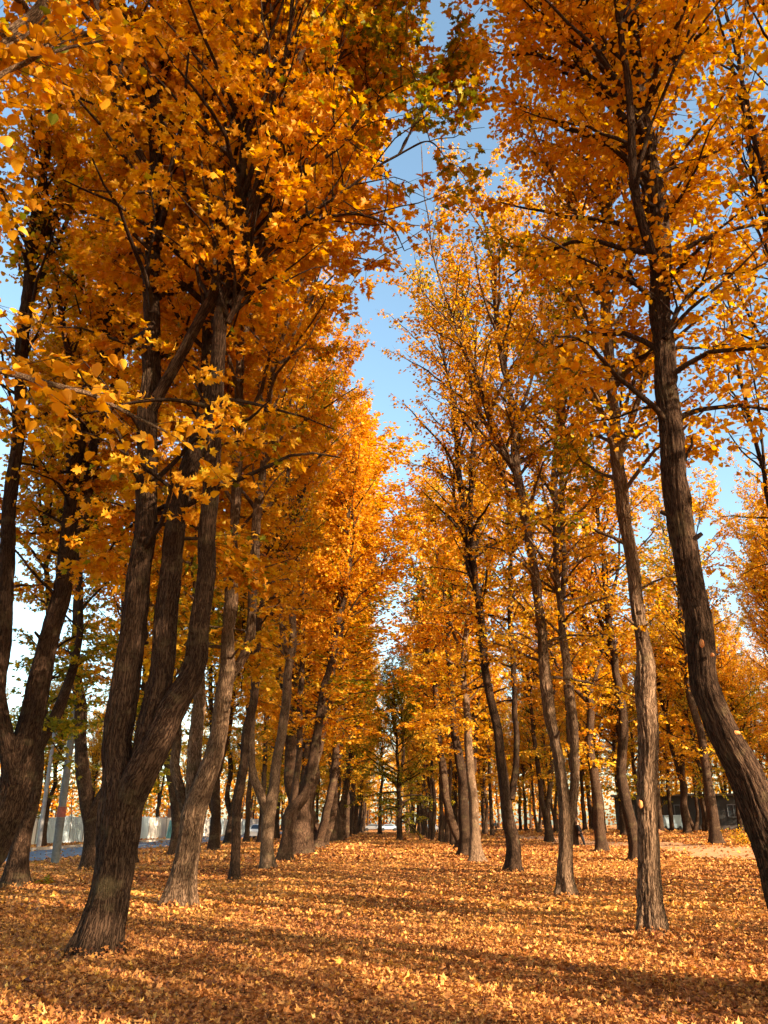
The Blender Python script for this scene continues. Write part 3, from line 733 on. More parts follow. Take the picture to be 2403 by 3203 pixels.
make_tree('lime_tree', 'dark tree with knobbly base and steep V fork beside the avenue', 204, [
    dict(p=[(1607, 2733, 50), (1605, 2635, 47), (1594, 2581, 43), (1580, 2470, 36), (1567, 2363, 31), (1546, 2240, 30), (1522, 2116, 29), (1508, 1965, 26), (1490, 1850, 23), (1471, 1782, 22), (1452, 1637, 20), (1437, 1493, 19), (1428, 1348, 16), (1400, 1180, 11)], dd=.4),
    dict(p=[(1600, 2500, 26), (1612, 2400, 22), (1617, 2309, 20), (1611, 2200, 19), (1603, 2062, 18), (1595, 1844, 16), (1595, 1626, 13)], dd=1.0),
    dict(p=[(1488, 1850, 20), (1482, 1750, 19), (1474, 1637, 18), (1476, 1445, 16), (1492, 1330, 13)], d0=.2, dd=-.8)],
    base=base_px(1607, 2733), zb=5.5, ztop=24, tpl=LIME_S, lsize=.12, tint=(.60, .16), green=.14, sides=24, ds=.1, group=GR1,
    keep=fence_edge([0, 10, 19, 24], [1.5, .9, -.3, .2], -1, .6, 8), dens=2.2, L1=3.4, sp2=.20, lsp=.085, thin=.6, front=(28.6, 18, .4))

make_tree('lime_tree', 'shaggy-barked pale tree leaning against its darker neighbour', 205, [
    dict(p=[(1492, 2700, 42), (1484, 2600, 34), (1480, 2489, 31), (1471, 2393, 28), (1462, 2250, 24), (1450, 2100, 20)], dd=.4)],
    base=base_px(1492, 2700), zb=5, ztop=22, tpl=LIME_S, lsize=.16, tint=(.72, .13), green=.08, sides=20, ds=.12, group=GR1, bark=BARK_PALE,
    keep=fence_edge([0, 10, 24], [1.8, 1.0, .2], -1, .6, 9), dens=2.5, L1=3.4, sp2=.22, lsp=.095)

make_tree('lime_tree', 'dark trunk with pale streak beside the shaggy leaning tree', 206, [
    dict(p=[(1457, 2677, 46), (1452, 2537, 38), (1446, 2440, 34), (1425, 2300, 26), (1412, 2150, 20), (1400, 1950, 15)], dd=.4)],
    base=base_px(1457, 2677), zb=5, ztop=22, tpl=LIME_S, lsize=.18, tint=(.68, .14), green=.12, sides=18, ds=.14, group=GR1,
    keep=fence_edge([0, 10, 24], [1.8, .4, -.9], -1, .6, 10), dens=2.4, L1=3.6, sp2=.24, lsp=.11)

# the two trees whose trunks stand just outside the picture; their lowest boughs hang into it
def P_R(xyz, r): return dict(P=[np.array(p, float) for p in xyz], R=list(r))
make_tree('lime_tree', 'lime whose big heart-shaped leaves hang in from the upper corner above the avenue, road side', 301, [
    P_R([(-4.3, 5.4, -.3), (-4.25, 5.4, 1), (-4.1, 5.5, 4), (-4.0, 5.5, 8), (-3.9, 5.4, 12)], (.24, .2, .18, .14, .09))],
    base=(-4.3, 5.4, float(gz(-4.3, 5.4))), zb=4.2, ztop=17, tpl=LIME, lsize=.11, tint=(.52, .13), green=.02, sides=24, ds=.12, group=GL1, bark=BARK_PALE,
    keep=lambda p: (p[:, 0] < -1.25 + .35 * vnoise(p, 5, 1.4)) & (p[:, 1] > 4.2), dens=3.4, L1=3.0, sp2=.13, lsp=.075)
make_tree('lime_tree', 'lime whose few large leaves hang in from the upper corner, woodland side', 302, [
    P_R([(4.6, 3.2, -.3), (4.6, 3.2, 1), (4.5, 3.3, 4), (4.5, 3.4, 8), (4.4, 3.4, 12)], (.16, .15, .13, .10, .06))],
    base=(4.6, 3.2, float(gz(4.6, 3.2))), zb=5.5, ztop=17, tpl=LIME, lsize=.115, tint=(.60, .12), green=0, sides=24, ds=.12, group=GR1,
    keep=lambda p: (p[:, 0] > 2.75 + .35 * vnoise(p, 6, 1.4)) & (p[:, 1] > 3.0), dens=1.0, L1=3.0, sp2=.3, lsp=.12)


# ================================================================ ROWS AND WOODLAND: six further trees, copied down the rows
def generic(kind, rng, h, r):
    def wig(P): return [np.array(p) + np.r_[rng.normal(0, .10, 2), 0] * (k > 1) for k, p in enumerate(P)]
    if kind == 'single':
        zs = np.linspace(1, h, 9); P = [np.array([0, 0, -.3])] + [np.array([.02 * z, .01 * z, z]) for z in zs]
        return [dict(P=wig(P), R=[r] + list(np.interp(zs, [0, 2, h], [r, r * .9, .03])), ext=False)]
    fz = {'low': 2.0, 'mid': 4.2, 'twin': .5}[kind]
    a = rng.uniform(0, 3.14); dx, dy = math.cos(a), math.sin(a)
    out = []
    for s, sp, hh in ((1, .10, h), (-1, .13, h * .93)):
        zs = np.linspace(fz + .8, hh, 8)
        lat = .22 + sp * (zs - fz) - .003 * (zs - fz) ** 2
        P = [np.array([0, 0, -.3]), np.array([0, 0, fz * .6]), np.array([s * dx * .03, s * dy * .03, fz])] + [np.array([s * dx * l, s * dy * l, z]) for l, z in zip(lat, zs)]
        Rr = [r, r * .92, r * .85] + list(np.interp(zs, [fz, hh], [r * .66, .03]))
        if s == -1: P = P[1:]; Rr = [x * .8 for x in Rr[1:3]] + Rr[3:]
        out.append(dict(P=wig(P), R=Rr, ext=False))
    return out


PROTO = []
spec = [('single', 22, .26, 5.5, LIME_S, .60, .10), ('low', 23, .34, 4.8, QUAD, .66, .12), ('mid', 22, .32, 5.0, QUAD, .60, .16),
        ('single', 20, .30, 3.8, QUAD, .74, .10), ('twin', 22, .30, 5.0, QUAD, .54, .20), ('mid', 18, .28, 3.0, QUAD, .70, .30), ('mid', 21, .30, 2.2, QUAD, .30, .78)]
first = [(-10.9, 53, 0), (-4.3, 46, 0), (-4.4, 52, 0), (13.2, 51, 0), (4.5, 55, 0), (-11.6, 76, 0), (2.6, 112, 0)]
for k, (kd, h, r, zb_, tpl, tn, gr) in enumerate(spec):
    rg = np.random.default_rng(500 + k)
    b = np.array(first[k], float)
    st = generic(kd, rg, h, r)
    for d in st: d['P'] = [p + b for p in d['P']]
    PROTO.append(make_tree('woodland_tree', 'x', 600 + k, st, base=b, zb=zb_, ztop=h, tpl=tpl, lsize=.17 if tpl is QUAD else .145, tint=(tn, .16), green=gr, green_low=gr, gscale=.35, limbs=3, shp=(.34, .55, .95, 1.1, .7) if k != 6 else (.95, 1.05, .9, .65, .35), el0=14,
                           sides=14, ds=.25, dens=2.3, L1=4.7, sp2=.26, lsp=.105, wood_sides=4))
b = np.array([11.4, 2.0, 0])                                             # sun-side tree, its crown thinned and raised to let the low sun through
st = generic('low', np.random.default_rng(520), 21, .19)
for d in st: d['P'] = [p + b for p in d['P']]
PROTO.append(make_tree('woodland_tree', 'x', 620, st, base=b, zb=8.0, ztop=21, tpl=QUAD, lsize=.20, tint=(.6, .16), sides=12, ds=.25, dens=1.5, L1=2.3, sp2=.5, lsp=.18, wood_sides=4))
rr = random.Random(3)
used = set()
PR2 = ['single', 'low', 'mid', 'single', 'twin', 'mid']


def place(k, x, y, label, group, sc=None, sx=1.0, rz=None):
    o = PROTO[k]; sc = sc or rr.uniform(.9, 1.12); rz = rr.uniform(0, 6.28) if rz is None else rz
    loc = (x, y, float(gz(x, y)))
    if k not in used:
        used.add(k); o.location = loc; o.rotation_euler = (0, 0, rz); o.scale = (sc * sx, sc * sx, sc); tag(o, label, 'tree', group); return o
    return copy_tree(o, loc, rz, sc, label, group, sx)


def place_px(k, x, y, label, group, **kw):
    b = base_px(x, y); return place(k, b[0], b[1], label, group, **kw)


# single trees that can be told apart
place_px(0, 1992, 2692, 'slim dark trunk half hidden behind the straight sunlit lime', GR2, sx=1.1)
place_px(3, 1883.6, 2665, 'dark straight trunk next to the person in black', GR2, sx=1.15)
place_px(0, 1804, 2650, 'dark trunk the person in black leans against', GR2, sx=.62)
place_px(1, 1718, 2635, 'dark tree with wide Y fork left of the person in black', GR2, sx=1.2, rz=.6)
place_px(3, 2242.6, 2643, 'dark trunk beside the bushy yellow shrub near the bent lime', GR2, sx=1.0)
place_px(4, 2174.6, 2608, 'ragged brown trunk standing between path and grey building', GR2, sx=1.1)
place_px(5, 1954, 2611, 'pair of brown stems beyond the sandy path', GR2, sx=1.1)
place_px(0, 2068.6, 2606, 'dark trunk just beside the straight sunlit lime, beyond the path', GR2, sx=1.0)
place_px(0, 2106.6, 2596, 'sun-dappled trunk in front of the parked van', GR2)
place_px(0, 2302.5, 2598, 'pale sunlit leaning trunk far behind the bent lime', GR2)
place_px(4, 1851, 2598, 'two slim pale trunks standing close together behind the person in black', GR2)
place_px(2, 1516, 2612, 'dark slim tree in the woodland just beyond the avenue row', GR2)
place_px(0, 1541, 2615, 'dark slim neighbour in the woodland just beyond the avenue row', GR2)
place(6, 1.5, 85, 'dark green bushy tree closing the far end of the avenue', 'trees at the end of the avenue', sc=.86, sx=1.1)
place(3, -.6, 128, 'thin dark trunk standing alone in the middle of the avenue end', 'trees at the end of the avenue', sc=1.0)
place_px(0, 948, 2670, 'thin pale leaning trunk beside a very dark trunk pair', GL1, sx=.8)
place_px(4, 1005, 2648, 'very dark thick pair of trunks beside the avenue', GL1, sx=1.5, rz=.2)
place_px(1, 718, 2641, 'dark trunk in front of the far white fence', GL2)
place_px(0, 771, 2636, 'thin dark trunk between two forked maples near the fence', GL2)
# rows
for n_, y in enumerate([46, 52, 58, 72, 78, 84, 91, 97, 104, 110, 117, 124, 131, 139, 147, 156, 165, 175, 186, 198]):
    if n_ not in (3,): place([1, 2, 4, 0, 2, 1][n_ % 6], -4.4 + rr.uniform(-.35, .35), y + rr.uniform(-.8, .8), 'brown trunk in the far part of the avenue row on the road side', 'far trees of the avenue row, road side', sx=1.5 if y < 60 else 1.15 if y < 75 else .95)
for n_, y in enumerate([54, 65, 72, 80, 86, 93, 99, 106, 113, 120, 127, 135, 143, 152, 161, 171, 182, 194]):
    place([4, 0, 2, 1, 0, 2][n_ % 6], 4.4 + .7 * (y > 60) + rr.uniform(-.35, .35), y + rr.uniform(-.8, .8), 'dark trunk in the far part of the avenue row on the woodland side', 'far trees of the avenue row, woodland side', sx=1.4 if y < 60 else .75)
for n_, y in enumerate([38, 54, 76, 85, 93, 102, 111, 121, 131, 142]):
    place([5, 2, 0, 5, 1, 4][n_ % 6], -11 + rr.uniform(-.5, .5), y + rr.uniform(-1, 1), 'greenish-gold tree in the second row along the road', 'trees along the road edge')
wood = []
for y in np.arange(44, 150, 8.5):
    for x in np.arange(12.5, 14 + .62 * y, 8.2):
        px, py = x + rr.uniform(-2, 2), y + rr.uniform(-2.5, 2.5)
        if px < 24 and py < 84 and py > 38: continue
        if rr.random() < .12: continue
        if dist_to_line(np.array([[px, py]]), PATH)[0] < 2.2: continue
        wood.append((px, py))
for n_, (px, py) in enumerate(wood):
    place([0, 3, 2, 5, 1, 3, 4][n_ % 7], px, py, 'golden tree among the scattered woodland trunks on the far side of the path', 'woodland trees beyond the sandy path')
# sparse trees to the right and behind: they throw the long shadows over the foreground
SHADE = [(3.9, -3.0), (4.1, -9), (4.2, -15), (4.0, -22), (7.6, 5.5), (7.9, -5.5), (8.2, 12.5), (7.2, 1.2), (8.0, -1.8), (14.2, 10.5), (9.6, 15.5), (9.4, 11), (13.4, 20.5), (15.2, 17), (17.3, 22), (9.2, 4.4), (13.6, 7.6), (14.6, 13.6), (17, 19), (19.5, 29), (10.6, -.6), (12.8, 5), (16.4, 24.8), (15.2, 6.5), (15.5, -2), (-4.1, -1), (-4.2, -7), (-4.0, -14), (-4.2, -21), (11, 9), (12.2, 17), (11.4, 2), (13.6, 25.0), (11, -5),
         (11.6, -12), (10.8, -20), (19, 14), (20, 24), (20.5, 34), (19, 4), (18, -5), (18.5, -14), (27, 20), (27, 8), (26, -4), (26, -15), (28, 31), (-9.6, 8), (-9.4, 1), (-9.8, -8), (34, 14), (34, 0), (35, -14), (18, -24), (26, -27)]
for n_, (x, y) in enumerate(SHADE):  # noqa
    if (x > 16 and y < 12) or x > 25: continue
    place(7 if x > 2 and y < 36 else [0, 2, 3, 1, 4][n_ % 5], x + rr.uniform(-.5, .5), y + rr.uniform(-.6, .6), 'unseen tree added to shade the big forked maple and near ground', 'trees outside the picture throwing long shadows')
for k_, x, y, s_, sx_ in ((1, 12.6, -2.0, .55, 1.1), (7, 20.5, -8.5, 1, 1)):  # unseen trees added to shade the front maple's trunk and near ground
    place(k_, x, y, 'unseen tree added to shade the big forked maple and near ground', 'trees outside the picture throwing long shadows', sc=s_, sx=sx_)
for x, y in ((14.5, 15.5), (15.8, 12), (17.4, 15.2), (18.6, 11.5), (19.4, 17.5), (20.8, 14), (16.2, 9), (18.2, 7.2), (20.4, 9.8), (22.4, 11.8), (21.8, 18.4), (14.2, 3), (17.2, 3.6), (19.6, 5.2), (23.5, 7)):  # more unseen slim trees, added for their stripes of trunk shadow
    place(7, x, y, 'unseen tree added to shade the big forked maple and near ground', 'trees outside the picture throwing long shadows', sx=.68)
# beyond the road
place_px(5, 130, 2650, 'green and yellow tree hanging over the fence behind the grey poles', 'trees along the fence', sc=.62, sx=1.5)
place(5, -26, 92, 'bright orange tree behind the blue and white fence panels', 'trees along the fence', sc=.8, sx=1.2)
for n_, (x, y) in enumerate([(-34, 72), (-33, 98), (-29, 112), (-27, 126), (-38, 110), (-25, 142), (-32, 138), (-45, 90), (-22, 160), (-28, 172)]):
    place([3, 5, 2][n_ % 3], x, y, 'orange and gold tree standing behind the white fence', 'trees behind the white fence', sc=rr.uniform(.55, .85))
for n_ in range(40):
    x = -34 + n_ * 1.9 + rr.uniform(-1, 1); y = 205 + rr.uniform(0, 25)
    if abs(x) < 3: continue
    place([3, 2, 0, 5][n_ % 4], x, y, 'hazy orange tree in the belt closing the far end of the park', 'tree belt at the far end of the park')

# a far wood that reads as one mass
rng = np.random.default_rng(77)
n = 42000
x = rng.uniform(-150, 210, n); y = 245 + 25 * rng.random(n) - np.maximum(x - 60, 0) * .75
top = 17 + 4 * np.sin(x * .21) + 3 * np.sin(x * .53 + 1)
z = .2 + rng.random(n) ** .8 * top
P = np.c_[x, y, z]
V, Fc, A = leaves(P, rng.normal(0, 1, (n, 3)), rng.normal(0, 1, (n, 3)), rng.uniform(.5, 1.1, n), QUAD, rng, np.clip(.45 + .3 * vnoise(P, 3, .12) + rng.normal(0, .12, n), 0, 1.3))
o = link('distant_woods', mesh_np('distant_woods', V, Fc, LEAF, {'tint': A})); tag(o, 'russet mass of far-off woods behind the last trees of the park', 'woods', kind='stuff')
M = 170
tx = rng.uniform(-150, 210, M); ty = 247 + 20 * rng.random(M) - np.maximum(tx - 60, 0) * .75
zz = np.linspace(-.5, 14, 5)
PT = np.stack([tx[:, None] + rng.normal(0, .3, (M, 5)), np.repeat(ty[:, None], 5, 1), np.repeat(zz[None], M, 0)], -1)
V, Qq, B = tubes(PT, np.repeat(np.linspace(.3, .1, 5)[None], M, 0), 6)
o2 = link('distant_woods', mesh_np('distant_wood_trunks', V, Qq, BARK, {'bark': B}, smooth=True), o)
tag(o2, kind='stuff')

# ================================================================ FENCE, POLES, BUILDING, CARS, PEOPLE
PANEL = {'white': plain('white_fence_paint', (.82, .79, .74), .8, var=.12, scale=1.4, streak=True), 'pale_blue': plain('pale_blue_paint', (.50, .60, .66), .75, var=.2, scale=2, streak=True),
         'teal': plain('teal_paint', (.16, .42, .50), .6, var=.4, scale=3, streak=True)}
CONC = plain('concrete', (.25, .24, .235), .9, var=.22, scale=5, bump=.2)
RUST = plain('rusty_steel', (.22, .10, .05), .85, var=.4, scale=8)
fa = [np.array(p) for p in ((-31.5, 40.), (-28.6, 56.), (-26.2, 75.), (-23.6, 95.), (-20.5, 133.), (-18.5, 160.))]
root = empty('panel_fence', (*fa[0], 0)); tag(root, 'long weathered white panel fence with a few pale blue panels across the road', 'fence')
FP, _, fs = spline(np.c_[np.array(fa), np.zeros(len(fa))], np.ones(len(fa)), .25)
pos = lambda s: np.array([np.interp(s, fs, FP[:, i]) for i in range(2)])
s = 0.0; k = 0
while s < fs[-1] - 3:
    w = rr.choice([1.5, 2.0, 2.4]); a, b = pos(s), pos(s + w); c = (a + b) / 2; ang = math.atan2(*(b - a)[::-1])
    colk = 'pale_blue' if k % 7 in (3, 4) or rr.random() < .08 else 'white'
    h = 2.05 + rr.uniform(-.08, .12)
    bm = bmesh.new(); bm_box(bm, (0, 0, h / 2 + .06), (w - .09, .06, h), bev=.01)
    for q in range(1, 6): bm_box(bm, (-w / 2 + q * w / 6, -.045, h / 2 + .06), (.04, .03, h - .16))
    o = bm_obj('panel', bm, PANEL[colk], root); o.location = (c[0] - fa[0][0], c[1] - fa[0][1], 0); o.rotation_euler = (0, rr.uniform(-.012, .012), ang)
    if colk != 'white': o['label'] = 'pale blue fence panel'
    bm = bmesh.new(); bm_box(bm, (0, 0, 1.1), (.09, .12, 2.3), bev=.01)
    o = bm_obj('post', bm, CONC, root); o.location = (a[0] - fa[0][0], a[1] - fa[0][1], 0); o.rotation_euler = (0, 0, ang)
    s += w; k += 1
# teal door leaned on the fence, wooden box on a rusty post beside it
d = base_px(487, 2626)
root = empty('leaning_door', d); tag(root, 'faded teal blue door panel leaning on the white fence', 'door'); root.rotation_euler = (0, 0, 1.35); root['kind'] = 'thing'
root.location.x += 1.3
bm = bmesh.new(); bm_box(bm, (0, 0, .95), (1.0, .06, 1.9), bev=.01); o = bm_obj('panel', bm, PANEL['teal'], root); o.rotation_euler = (.12, .08, 0)
bm = bmesh.new()
for sx in (-.42, .42): bm_box(bm, (sx, -.045, .95), (.1, .03, 1.8))
for z in (.15, .95, 1.75): bm_box(bm, (0, -.045, z), (.74, .028, .1))
o = bm_obj('rail', bm, PANEL['teal'], root); o.rotation_euler = (.12, .08, 0)
WOODB = plain('brown_wood', (.25, .13, .07), .8, var=.3, scale=9)
root = empty('post_box', (d[0] + 1.6, d[1] + .8, 0)); tag(root, 'small brown box fixed on a rusty post above the teal door', 'box')
bm = bmesh.new(); bm_box(bm, (0, 0, 1.25), (.1, .1, 2.5), bev=.01); bm_obj('post', bm, RUST, root)
bm = bmesh.new(); bm_box(bm, (-.35, -.06, 2.55), (.7, .5, .8), bev=.02); bm_obj('box', bm, WOODB, root)
bm = bmesh.new(); bm_box(bm, (-.35, -.06, 2.99), (.86, .66, .06), bev=.01); bm_obj('lid', bm, CONC, root)


def pole(b, r0, r1, h, label, mat, band=True):
    root = empty('utility_pole', b); tag(root, label, 'pole', 'grey utility poles along the road')
    n = 24; zz = np.linspace(-.3, h, 30); P = np.stack([0 * zz, 0 * zz, zz], 1)[None]; rr_ = np.interp(zz, [0, h], [r0, r1])[None]
    V, Qq, B = tubes(P, rr_, n); me = mesh_np('shaft', V, Qq, mat, smooth=True); link('shaft', me, root)
    bm = bmesh.new(); bmesh.ops.create_cone(bm, cap_ends=True, segments=n, radius1=r1 * 1.25, radius2=r1 * .6, depth=.12); o = bm_obj('cap', bm, mat, root); o.location.z = h
    bm = bmesh.new(); bm_box(bm, (0, 0, h - .7), (1.7, .1, .1), bev=.01); bm_obj('crossarm', bm, RUST, root)
    for sx in (-.7, 0, .7):
        bm = bmesh.new(); bmesh.ops.create_cone(bm, cap_ends=True, segments=10, radius1=.06, radius2=.03, depth=.16); o = bm_obj('insulator', bm, PANEL['white'], root); o.location = (sx, 0, h - .57)
    if band:
        z = np.array([1.82, 2.22]); V, Qq, B = tubes(np.stack([0 * z, 0 * z, z], 1)[None], np.array([[r0 + .004, r0 + .002]]), n); me = mesh_np('painted_band', V, Qq, REDP, smooth=True)
        o = link('painted_band', me, root); o['label'] = 'faded red painted band'
        z = np.array([1.42, 1.80]); V, Qq, B = tubes(np.stack([0 * z, 0 * z, z], 1)[None], np.array([[r0 + .004, r0 + .002]]), n); me = mesh_np('painted_band', V, Qq, DARKP, smooth=True)
        o = link('painted_band', me, root); o['label'] = 'dark grey painted band'
    return root


REDP = plain('red_paint', (.26, .07, .05), .8, var=.35, scale=12)
DARKP = plain('grey_paint', (.13, .12, .11), .85, var=.3, scale=9)
POLE = plain('weathered_pole', (.15, .145, .135), .9, var=.25, scale=7, bump=.25)
pole(base_px(171, 2706), .17, .12, 8.5, 'grey pole with red band standing on the leaves before the road', POLE)
pole(base_px(120, 2655), .15, .12, 7.5, 'slimmer pale pole on the far side of the road', CONC, False)
pole(np.array([-19.5, 124, 0]), .11, .08, 9, 'thin pale pole far off by the white fence seen between two trunks', CONC, False)
pole(np.array([-14.6, 120, 0]), .11, .08, 9, 'thin pale pole far off seen through the forked maple', CONC, False)

# low grey building beyond the woodland
WALL = plain('grey_render', (.04, .04, .04), .85, var=.15, scale=1.2)
GLASS = plain('dark_window', (.03, .04, .05), .15, var=.2, scale=2, spec=.6)
PALE = plain('pale_frame', (.14, .16, .18), .6, var=.1)
ROOFM = plain('roof_sheet', (.12, .10, .09), .8)
bx, by = 53., 132.
root = empty('grey_building', (bx, by, .6), -.35); tag(root, 'low dark grey building glimpsed between the woodland trunks', 'building')
bm = bmesh.new(); bm_box(bm, (0, 0, 2.4), (34, 10, 4.8)); bm_obj('wall', bm, WALL, root)
bm = bmesh.new(); bm_box(bm, (0, 0, 4.95), (35, 11, .3), bev=.03); bm_obj('roof', bm, ROOFM, root)
bm = bmesh.new(); bm_box(bm, (0, -5.05, .35), (34, .12, .7)); bm_obj('plinth', bm, ROOFM, root)
for q in range(9):
    x = -15 + q * 3.7
    bm = bmesh.new()
    for (cx_, cz_, sx_, sz_) in ((0, 3.55, 1.7, .12), (0, 1.85, 1.7, .12), (-.8, 2.7, .12, 1.6), (.8, 2.7, .12, 1.6), (0, 2.7, .08, 1.6)): bm_box(bm, (x + cx_, -5.04, cz_), (sx_, .12, sz_))
    f = bm_obj('window', bm, PALE, root)
    bm = bmesh.new(); bm_box(bm, (x, -5.01, 2.7), (1.5, .05, 1.6)); bm_obj('pane', bm, GLASS, f)

TYRE = plain('tyre_rubber', (.02, .02, .02), .8); CHROME = plain('lamp_glass', (.7, .7, .68), .2, spec=.6)


def car(loc, rz, label, paint, van=False):
    root = empty('parked_car' if not van else 'parked_van', loc, rz); tag(root, label, 'van' if van else 'car', 'vehicles parked beyond the trees')
    prof = [(-2.1, .35), (-2.15, .8), (-1.95, .95), (-1.3, 1.0), (-.75, 1.42), (.75, 1.46), (1.5, 1.02), (2.1, .92), (2.15, .4)] if not van else [(-2.3, .4), (-2.35, 1.0), (-1.7, 1.15), (-1.3, 1.9), (2.25, 2.0), (2.3, .4)]
    bm = bmesh.new(); w = .86
    f = bm.faces.new([bm.verts.new((x, -w, z)) for x, z in prof]); r = bmesh.ops.extrude_face_region(bm, geom=[f])
    for v in r['geom']:
        if isinstance(v, bmesh.types.BMVert): v.co.y = w
    for v in bm.verts:
        if v.co.z > 1.2: v.co.y *= .84
    bmesh.ops.recalc_face_normals(bm, faces=bm.faces)
    bmesh.ops.bevel(bm, geom=list(bm.edges), offset=.05, segments=2, affect='EDGES')
    body = bm_obj('body', bm, paint, root)
    g = [(-1.18, 1.05), (-.72, 1.36), (.70, 1.40), (1.3, 1.05)] if not van else [(-1.55, 1.2), (-1.25, 1.78), (-.3, 1.8), (-.3, 1.2)]
    for sy in (-1, 1):
        bm = bmesh.new(); y0 = sy * .865
        vs = [bm.verts.new((x, y0 * (1 if z < 1.2 else .86), z)) for x, z in g]; bm.faces.new(vs if sy < 0 else vs[::-1]); bm_obj('window', bm, GLASS, root)
    bm = bmesh.new()
    a, b = ((-1.32, 1.03), (-.80, 1.41)) if not van else ((-1.72, 1.2), (-1.38, 1.82))
    bm.faces.new([bm.verts.new(v) for v in ((a[0] - .03, -.72, a[1]), (b[0] - .03, -.64, b[1]), (b[0] - .03, .64, b[1]), (a[0] - .03, .72, a[1]))]); bm_obj('windscreen', bm, GLASS, root)
    for sx in (-1.3, 1.35):
        for sy in (-1, 1):
            bm = bmesh.new(); bmesh.ops.create_cone(bm, cap_ends=True, segments=20, radius1=.33, radius2=.33, depth=.2); o = bm_obj('wheel', bm, TYRE, root); o.rotation_euler = (R(90), 0, 0); o.location = (sx, sy * .80, .33)
    for sy in (-.62, .62):
        bm = bmesh.new(); bm_box(bm, (-2.15, sy, .72), (.08, .32, .16), bev=.02); bm_obj('headlight', bm, CHROME, root)
    return root


CARW = plain('white_car_paint', (.75, .75, .74), .3, var=.03, spec=.5); CARB = plain('blue_grey_car_paint', (.25, .33, .42), .3, var=.03, spec=.5)
car((9.5, 172, .02), R(78), 'white car parked facing the park at the end of the right-hand trees', CARW)
car((1.0, 196, .02), R(8), 'blue-grey car parked across the far end of the avenue', CARB)
car((-2.5, 199, .02), R(-4), 'grey car half hidden behind the thin trunk at the avenue end', plain('grey_car_paint', (.20, .21, .22), .35, var=.03, spec=.5))
car((36.5, 113, .62), R(30), 'pale blue van parked before the grey building', plain('pale_blue_van_paint', (.10, .14, .17), .35, var=.03, spec=.5), True)
car((-13.0, 92, .02), R(88), 'white car on the road seen between trunks', CARW)

SKIN = plain('skin', (.52, .30, .20), .6, var=.05); HAIR = plain('brown_hair', (.07, .035, .018), .7, var=.3, scale=40)
BLACK = plain('black_cloth', (.008, .008, .010), .9, var=.3, scale=20); DENIM = plain('dark_cloth', (.015, .015, .02), .9, var=.3, scale=20)


def skin_mesh(name, pts, edges, rads, mat, parent, sub=2):
    me = bpy.data.meshes.new(name); me.from_pydata(pts, edges, []); me.materials.append(mat)
    o = link(name, me, parent)
    md = o.modifiers.new('skin', 'SKIN'); md.use_smooth_shade = True
    for v, r in zip(me.skin_vertices[0].data, rads): v.radius = (r, r) if not isinstance(r, tuple) else r
    me.skin_vertices[0].data[0].use_root = True
    sd = o.modifiers.new('sub', 'SUBSURF'); sd.levels = sub; sd.render_levels = sub
    return o


